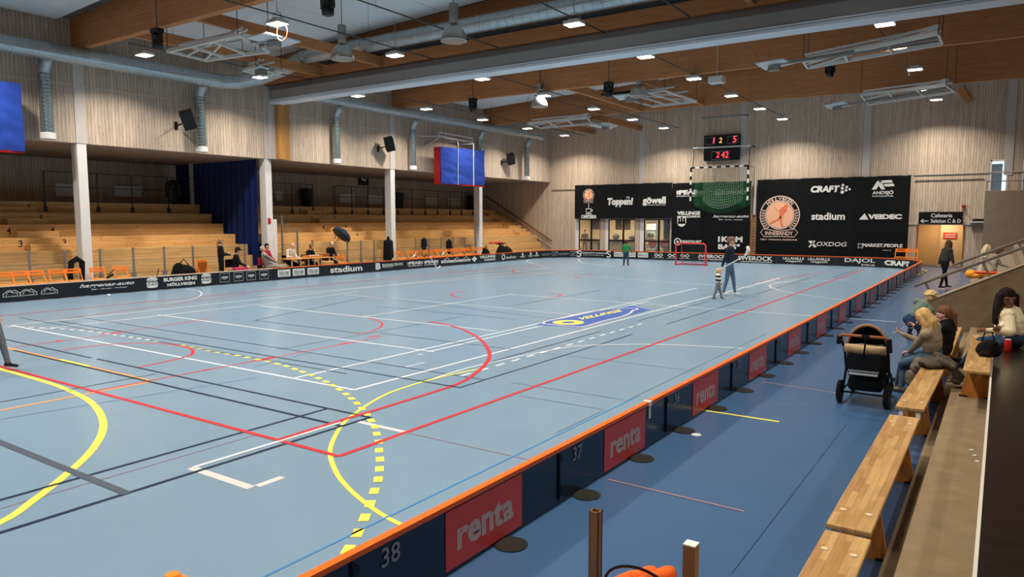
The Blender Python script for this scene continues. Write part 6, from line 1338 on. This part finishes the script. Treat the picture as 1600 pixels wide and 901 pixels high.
    if hair == 'tail':
        h_.cone(hd(0, -.1, .04), .035 * hp, hd(0, -.14, -.02), .04 * hp); h_.cone(hd(0, -.14, -.02), .04 * hp, hd(0, -.13, -.26), .015 * hp)
    if hair == 'curly':
        rnd = random.Random(5)
        for i in range(70):
            a = rnd.uniform(0, 2 * PI); b = rnd.uniform(-.25, 1.5); h_.ball(hd(.11 * math.cos(a) * math.cos(b), .105 * math.sin(a) * math.cos(b) - .02 - (.03 if math.sin(a) > .6 and b < .5 else 0), .04 + .1 * math.sin(b)), .05 * hp, 8)
    if hair == 'thin':
        pass
    if h_.v: remesh(h_, min(.009, vox), [], [hm], 'hair', t, 2 if hair != 'curly' else 1)
    if cap:
        c_ = MB(); c_.cone(hd(0, -.015, .06), .1 * hp, hd(0, .005, .065), .096 * hp); c_.cone(hd(0, .08, .058), .07 * hp, hd(0, .15, .05), .05 * hp, (lu, .2)); c_.build('cap', cap, t, True)
    return t, SH, hd
def D(px_right, toward):    # direction on the floor: image-right and towards the viewer
    r = Vector((CR.x, CR.y, 0)); b = -Vector((CF.x, CF.y, 0)).normalized(); return (r * px_right + b * toward).normalized()
def standing(label, loc, ht, face, top, pants, shoe, stride=.0, hands=None, lean=0.0, look=None, hs=1.0, **kw):
    s = ht / 1.75; f = Vector(face).normalized(); r = f.cross(Vector((0, 0, 1))); L_ = Vector(loc)
    P = L_ + Vector((0, 0, .93 * s)); N = L_ + Vector((0, 0, 1.45 * s)) + f * lean; H = L_ + Vector((0, 0, 1.64 * s - (hs - 1) * .04)) + f * (lean * 1.3 + .03)
    ft = [L_ - r * .1 * s + f * stride, L_ + r * .1 * s - f * stride]
    hn = hands or [L_ - r * .27 * s + f * (.06 - stride * .5) + Vector((0, 0, .82 * s)), L_ + r * .27 * s + f * (.06 + stride * .5) + Vector((0, 0, .82 * s))]
    return person(label, P, N, H, f, look or f, hn, ft, top, pants, shoe, s=s, hs=hs, **kw)
def cloth(nm, c, **k): return mat('cloth_' + nm, c, .85, noise_amt=.12, noise_scale=25, **k)
k_black = cloth('black', (26, 26, 28)); k_navy = cloth('navy', (38, 42, 56)); k_jean = cloth('jean', (88, 108, 134)); k_darkjean = cloth('darkjean', (50, 66, 88)); k_green = cloth('green', (52, 130, 66)); k_grey = cloth('grey', (150, 142, 128)); k_white = cloth('white', (206, 196, 180)); k_red = cloth('red', (176, 44, 56)); k_pink = cloth('pink', (222, 62, 110)); k_cream = cloth('cream', (214, 196, 160)); k_sage = cloth('sage', (112, 128, 112)); k_olive = cloth('olive', (118, 108, 88)); k_charcoal = cloth('charcoal', (62, 60, 56)); shoe_w = mat('shoe_white', (206, 204, 198), .5); shoe_b = mat('shoe_black', (28, 28, 30), .5); k_lilac = cloth('lilac', (196, 160, 170))
# man with a stick and the toddler beside him
p = FL(1139, 462); f = D(.85, .55); hnd = AY(1128, 417, p.y - .2)
r_ = f.cross(Vector((0, 0, 1)))
standing('man in dark sweater and jeans carrying a white stick beside a toddler', p, 1.86, f, k_navy, k_jean, shoe_w, stride=.16, hands=[p - r_ * .28 + Vector((0, 0, .9)), hnd], look=D(.8, .5) + Vector((0, 0, -.35)), hcol=(128, 88, 62), vox=.011, bulk=1.22)
t = thing('floorball_stick', 'white floorball stick carried over the arm of the walking man', 'stick', hnd); a = AY(1117, 425, p.y - .3); b = AY(1163, 400, p.y - .3); m_ = MB(); m_.path([a, b], .017, 8); m_.build('shaft', stk, t); d_ = (b - a).normalized(); up = Vector((0, 0, 1)); m_ = MB(); m_.path([b, b + d_ * .1 + up * .03, b + d_ * .14 + up * .14, b + d_ * .1 + up * .26], [.03, .055, .06, .04], 8); m_.build('blade', white_paint, t, True)
stripe = bpy.data.materials.new('stripe_shirt'); stripe.use_nodes = True; nt = stripe.node_tree; g_ = nt.nodes.new('ShaderNodeTexCoord'); sx_ = nt.nodes.new('ShaderNodeSeparateXYZ'); nt.links.new(g_.outputs['Object'], sx_.inputs[0])
ml = nt.nodes.new('ShaderNodeMath'); ml.operation = 'DIVIDE'; ml.inputs[1].default_value = .115; nt.links.new(sx_.outputs[2], ml.inputs[0]); fr2 = nt.nodes.new('ShaderNodeMath'); fr2.operation = 'FRACT'; nt.links.new(ml.outputs[0], fr2.inputs[0]); gt = nt.nodes.new('ShaderNodeMath'); gt.operation = 'GREATER_THAN'; gt.inputs[1].default_value = .5; nt.links.new(fr2.outputs[0], gt.inputs[0])
mx = nt.nodes.new('ShaderNodeMix'); mx.data_type = 'RGBA'; mx.inputs['A'].default_value = srgb(24, 24, 28); mx.inputs['B'].default_value = srgb(222, 214, 202); nt.links.new(gt.outputs[0], mx.inputs['Factor']); nt.links.new(mx.outputs['Result'], nt.nodes['Principled BSDF'].inputs['Base Color']); nt.nodes['Principled BSDF'].inputs['Roughness'].default_value = .9
p = FL(1121, 468); f = D(1, .25); standing('toddler in striped shirt walking beside the man', p, .93, f, stripe, cloth('kidgrey', (120, 122, 126)), shoe_b, stride=.13, hcol=(206, 160, 104), hs=1.45, bulk=1.5, fat=1.5, vox=.008, look=D(.8, .8))
# boy in green seen from behind
p = FL(978, 415.5); f = D(-.2, -1); standing('boy in green shirt and dark trousers seen from behind, far end of court', p, 1.33, f, k_green, k_darkjean, shoe_b, stride=.13, hcol=(70, 44, 34), hs=1.15, bulk=1.35, fat=1.3, vox=.012, look=D(.4, -1), hands=[p + D(-.5, -1) * .3 + Vector((0, 0, .65)), p + D(1, -.3) * .32 + Vector((0, 0, .7))])
pr = Print(lambda u, v: p - f * .155 + f.cross(Vector((0, 0, 1))) * -u + Vector((0, 0, 1.0 + v)))
# player at the left edge, mostly outside the frame
p = FL(-14, 579); f = D(1, .15); standing('player in dark sportswear at the left edge, only one lower leg showing', p, 1.7, f, k_black, cloth('leg', (92, 94, 98)), shoe_b, stride=.24, vox=.012)
# people behind the left boards
def at_left(px, py, x): return AX(px, py, x)
q_ = at_left(346, 425, -24.75); standing('standing woman in black with light brown hair behind the left boards', (-24.75, q_.y, 0), 1.68, (.35, .8, 0), k_black, k_black, shoe_b, hair='tail', hcol=(150, 106, 70), female=True, bulk=1.2, fat=1.1, look=(.5, .9, -.1), hands=[Vector((-24.8, q_.y + .3, 1.12)), Vector((-24.45, q_.y + .2, 1.1))])
def sitter(label, px, head_py, x, face, top, pants, shoe, seat=.47, lean=.05, hands=None, feet=None, look=None, **kw):
    f = Vector(face).normalized(); r = f.cross(Vector((0, 0, 1))); y = AX(px, head_py, x).y; s = kw.pop('s', 1.0); kw.setdefault('bulk', 1.2); kw.setdefault('fat', 1.1)
    P = Vector((x, y, seat + .1)); N = P + Vector((0, 0, .53 * s)) + f * lean; H = N + Vector((0, 0, .18 * s)) + f * (.04 + lean * .4)
    ft = feet or [P + f * .5 - r * .12 - Vector((0, 0, P.z)), P + f * .46 + r * .12 - Vector((0, 0, P.z))]
    hn = hands or [P + f * .38 - r * .14 + Vector((0, 0, .12)), P + f * .38 + r * .14 + Vector((0, 0, .12))]
    return person(label, P, N, H, f, look or f, hn, ft, top, pants, shoe, s=s, loc=(x, y, 0), **kw)
sitter('seated person in black jacket and black cap with bare legs', 367, 395, -24.85, (.45, .9, 0), k_black, k_pink, shoe_b, bare='legs', cap=black, hcol=(60, 40, 30), look=(.5, .8, -.2), seat=.40)
sitter('seated older man in grey leaning back beside the second white column', 418, 397, -24.8, (.35, 1, 0), k_grey, k_grey, k_olive, lean=-.16, hcol=(168, 158, 146), look=(.8, .4, 0), feet=[Vector((-24.8, AX(455, 415, -24.8).y, .45)), Vector((-24.6, AX(452, 418, -24.8).y, .35))], seat=.42)
sitter('seated person in red with dark hair behind the older man', 414, 388, -25.6, (1, .3, 0), k_red, k_black, shoe_b, hcol=(40, 28, 26), seat=.5)
tb = table_y; z_t = .80
def y_at(px, x): return AX(px, 395, x).y
for px, lab, top, hair, hcol, lk, fem in ((451, 'bald man in white shirt seated writing at the wooden table', k_white, 'bald', (120, 90, 70), (1, .35, -.5), False), (481, 'woman in black with brown hair seated at the middle of the wooden table', k_black, 'short', (128, 92, 68), (.6, .9, -.15), True), (513, 'bald man in black jacket seated at right end of the wooden table', k_black, 'bald', (100, 80, 70), (1, -.5, -.5), False)):
    y = y_at(px, -25.65); sitter(lab, px, 388, -25.65, (1, .1, 0), top, k_black, shoe_b, seat=.50 if not fem else .42, lean=.14, hair=hair, hcol=hcol, look=lk, female=fem, skin=skin_p, hands=[Vector((-25.2, y + .12, z_t + .02)), Vector((-25.2, y - .14, z_t + .02))])
for px, lab in ((367, 'dark folding seat under the person in the black cap'), (418, 'red folding seat under the older man'), (451, 'dark seat under the white shirted man'), (481, 'dark seat under the woman at the table'), (513, 'dark seat under the bald man in black'), (414, 'dark seat under the person in red')):
    x = -24.9 if px in (367, 418) else -25.7; y = AX(px, 396, x).y; t = thing('plain_seat', lab, 'seat', (x, y, 0)); sm_ = k_red if px == 418 else black; m_ = MB(); m_.bbox((x, y, .42), (.42, .42, .05), .015); m_.build('seat', sm_, t)
    m_ = MB(); m_.bbox((x - .22, y - (.1 if px in (367, 418) else 0), .72), (.04, .4, .32), .012); m_.build('backrest', sm_, t)
    for a in (-1, 1):
        for b in (-1, 1): m_ = MB(); m_.bar((x + a * .18, y + b * .18, 0), (x + a * .18, y + b * .18, .4), .03, .03); m_.build('leg', dark_metal, t)
# walking woman by the doorway
p = FL(1474, 451); f = D(1, -.12); standing('woman with long brown hair in dark jacket walking near the doorway', p, 1.70, f, k_charcoal, k_black, shoe_b, stride=.21, lean=.07, hair='long', hcol=(92, 62, 46), female=True, bulk=1.4, look=D(1, -.2), vox=.01)
# person bending by the stair wall
hp_ = AY(1424, 503, 16.7); hd_ = AY(1451, 465, 16.75); nk = AY(1446, 474, 16.75)
person('person with blonde curly hair in green sweater bending by the stair wall', (hp_.x, 16.7, hp_.z + .02), (nk.x, 16.75, nk.z), (hd_.x + .03, 16.8, hd_.z), D(.6, -.8) + Vector((0, 0, -.5)), D(.7, -.7) + Vector((0, 0, -.3)), [Vector((hd_.x - .05, 17.2, .45)), Vector((hd_.x + .05, 17.0, .4))], [Vector((hp_.x - .05, 16.9, 0)), Vector((hp_.x + .15, 16.75, 0))], k_sage, k_darkjean, shoe_b, hair='curly', hcol=(206, 172, 112), female=True, vox=.009, bulk=1.1, loc=(hp_.x, 16.8, 0))
# two women on the bench
ys = 11.2
person('blonde woman in grey knit looking at a phone, seated on the bench', (-.70, ys + .08, .60), (-.745, ys, .98), (-.83, ys, 1.10), (-.92, .3, 0), (-.95, .1, -.6), [Vector((-1.00, ys + .25, .57)), Vector((-1.06, ys + .05, .84))], [Vector((-1.14, ys + .36, 0)), Vector((-1.07, ys + .16, 0))], cloth('knit', (158, 140, 114)), cloth('jeanblue', (74, 92, 108)), mat('shoe_khaki', (120, 112, 92), .7), skin=skin_p, hair='long', hcol=(206, 164, 104), female=True, s=.97, vox=.0065, bulk=1.2, loc=(-.7, ys, 0), fing={'palm': [(0, 0, -1), (-.3, 0, .9)]}, handdir=[(-1, .1, -.2), (-.8, 0, .4)])
y2 = 11.95; person('woman in black with brown hair sitting behind the blonde woman', (-.60, y2, .59), (-.585, y2, .95), (-.64, y2 + .02, 1.075), (-1, .1, 0), (-1, -.05, -.2), [Vector((-.98, y2 + .05, .86)), Vector((-.98, y2 + .25, .66))], [Vector((-1.1, y2 + .12, 0)), Vector((-1.05, y2 + .35, 0))], k_black, k_black, shoe_b, skin=skin_p, hair='tail', hcol=(112, 78, 56), female=True, s=.95, vox=.0065, bulk=1.15, loc=(-.6, y2, 0))
c = Vector((-1.13, ys + .08, .90)); t = thing('phone', 'pale mobile phone held by the blonde woman', 'phone', c); R = Matrix.Rotation(.3, 4, 'Z') @ Matrix.Rotation(math.radians(-35), 4, 'Y'); m_ = MB(); m_.bbox(c, (.15, .075, .009), .004, m=R); m_.build('case', mat('phone_case', (196, 190, 206), .3), t); m_ = MB(); m_.bbox(c + R.to_3x3() @ Vector((0, 0, .005)), (.138, .066, .002), .0008, m=R); m_.build('screen', mat('phone_screen', (70, 80, 96), .15), t)
V = Vector
heap([(V((-.74, 10.86, .53)), .07, V((-.60, 11.0, .56)), .08, ((.5, .2, .85), .6)), (V((-.80, 10.96, .52)), .06, V((-.66, 11.14, .60)), .09, ((.5, .2, .85), .6)), (V((-.60, 11.0, .56)), .08, V((-.44, 11.02, .49)), .07, ((.5, .2, .85), .6)), (V((-.44, 11.02, .48)), .07, V((-.41, 11.06, .30)), .07, ((.5, .2, .85), .6)), (V((-.52, 11.12, .52)), .08, V((-.40, 11.2, .34)), .08, ((.5, .2, .85), .6)), (V((-.41, 11.06, .30)), .065, V((-.42, 11.14, .26)), .05, ((.5, .2, .85), .6)), (V((-.62, 11.12, .6)), .09, V((-.46, 11.2, .5)), .08, ((.5, .2, .85), .6))], 'dark tweed coat heaped over the bench end behind the blonde woman', 'tweed_coat', tw_, 'coat', .011, .012, 9)
heap([(V((-.86, 11.06, .52)), .06, V((-.93, 11.02, .34)), .07, ((.5, .2, .85), .6)), (V((-.93, 11.02, .34)), .07, V((-.96, 11.0, .15)), .085, ((.5, .2, .85), .6)), (V((-.84, 11.16, .52)), .06, V((-.96, 11.14, .26)), .06, ((.5, .2, .85), .6)), (V((-.80, 11.0, .53)), .05, V((-.87, 10.97, .40)), .05, ((.5, .2, .85), .6))], 'pale grey coat hanging down beside the blonde woman', 'grey_coat', gr_, 'coat', .011, .011, 9)
# woman in the cream jacket on the dark stand
Y3 = 12.5; hip = Vector((.24, Y3, .73)); hd3 = AY(1574, 467, Y3); nk3 = AY(1578, 487, Y3 + .05)
person('woman with long dark hair in cream fleece jacket seated on the dark stand', hip, nk3, hd3, (-.9, .2, 0), (.5, -1, -.08), [AY(1544, 516, Y3 - .35), AY(1560, 513, Y3 - .4)], [Vector((-.41, Y3 + .45, .2)), Vector((-.39, Y3 + .12, .2))], k_cream, k_darkjean, shoe_b, skin=skin_d, hair='long', hcol=(34, 24, 22), female=True, vox=.007, bulk=1.45, hs=1.15, s=1.05, loc=(.24, Y3, .6), knee=[(-.6, .5, 1), (-.8, -.2, 1)])
# children seated beyond the stairs
for px, py, top, hc, lab in ((1543, 389, k_white, (214, 190, 150), 'blonde child in white jacket beyond the stairs'), (1562, 393, k_grey, (110, 78, 58), 'brown haired child in grey beyond the stairs')):
    YK = 21.5 if px == 1543 else 22.3; h_ = AY(px, py, YK); f = D(.9, .3); base = Vector((h_.x, YK, .95)); s = .8; P = Vector((h_.x - .12, YK, 1.03)); 
    person(lab, P, (h_.x - .05, YK, h_.z - .16), h_, f, D(.9, .2) + Vector((0, 0, -.3)), [P + f * .3 + Vector((0, 0, .22)), P + f * .32 + Vector((0, -.1, .2))], [P + f * .34 + Vector((0, .1, -.03)), P + f * .36 + Vector((0, -.08, -.03))], top, k_olive, shoe_b, s=.62, hs=1.35, hair='long' if px == 1543 else 'short', hcol=hc, vox=.009, loc=(h_.x, YK, .95))
# person behind the cafe window
h_ = AY(914, 358, 44.9); standing('person in dark clothes standing behind the left cafe window', (h_.x, 44.9, 0), 1.72, (.6, -1, 0), k_black, k_black, shoe_b, hcol=(70, 40, 34))

# scraps of paper on the concrete step
for px, py, lab in ((1518, 703, 'white paper scrap on the concrete step, farthest of three'), (1523, 712, 'white paper scrap on the concrete step, middle of three'), (1527, 721, 'white paper scrap on the concrete step, nearest of three')):
    p = FL(px, py, .2); m_ = MB(); m_.box(p + Vector((0, 0, .004)), (.035, .022, .004), px * 1.3); m_.box(p + Vector((.006, .008, .008)), (.02, .016, .003), px * .7); single(m_, 'paper_scrap', white_ink, lab, 'paper', 'paper scraps on the step')
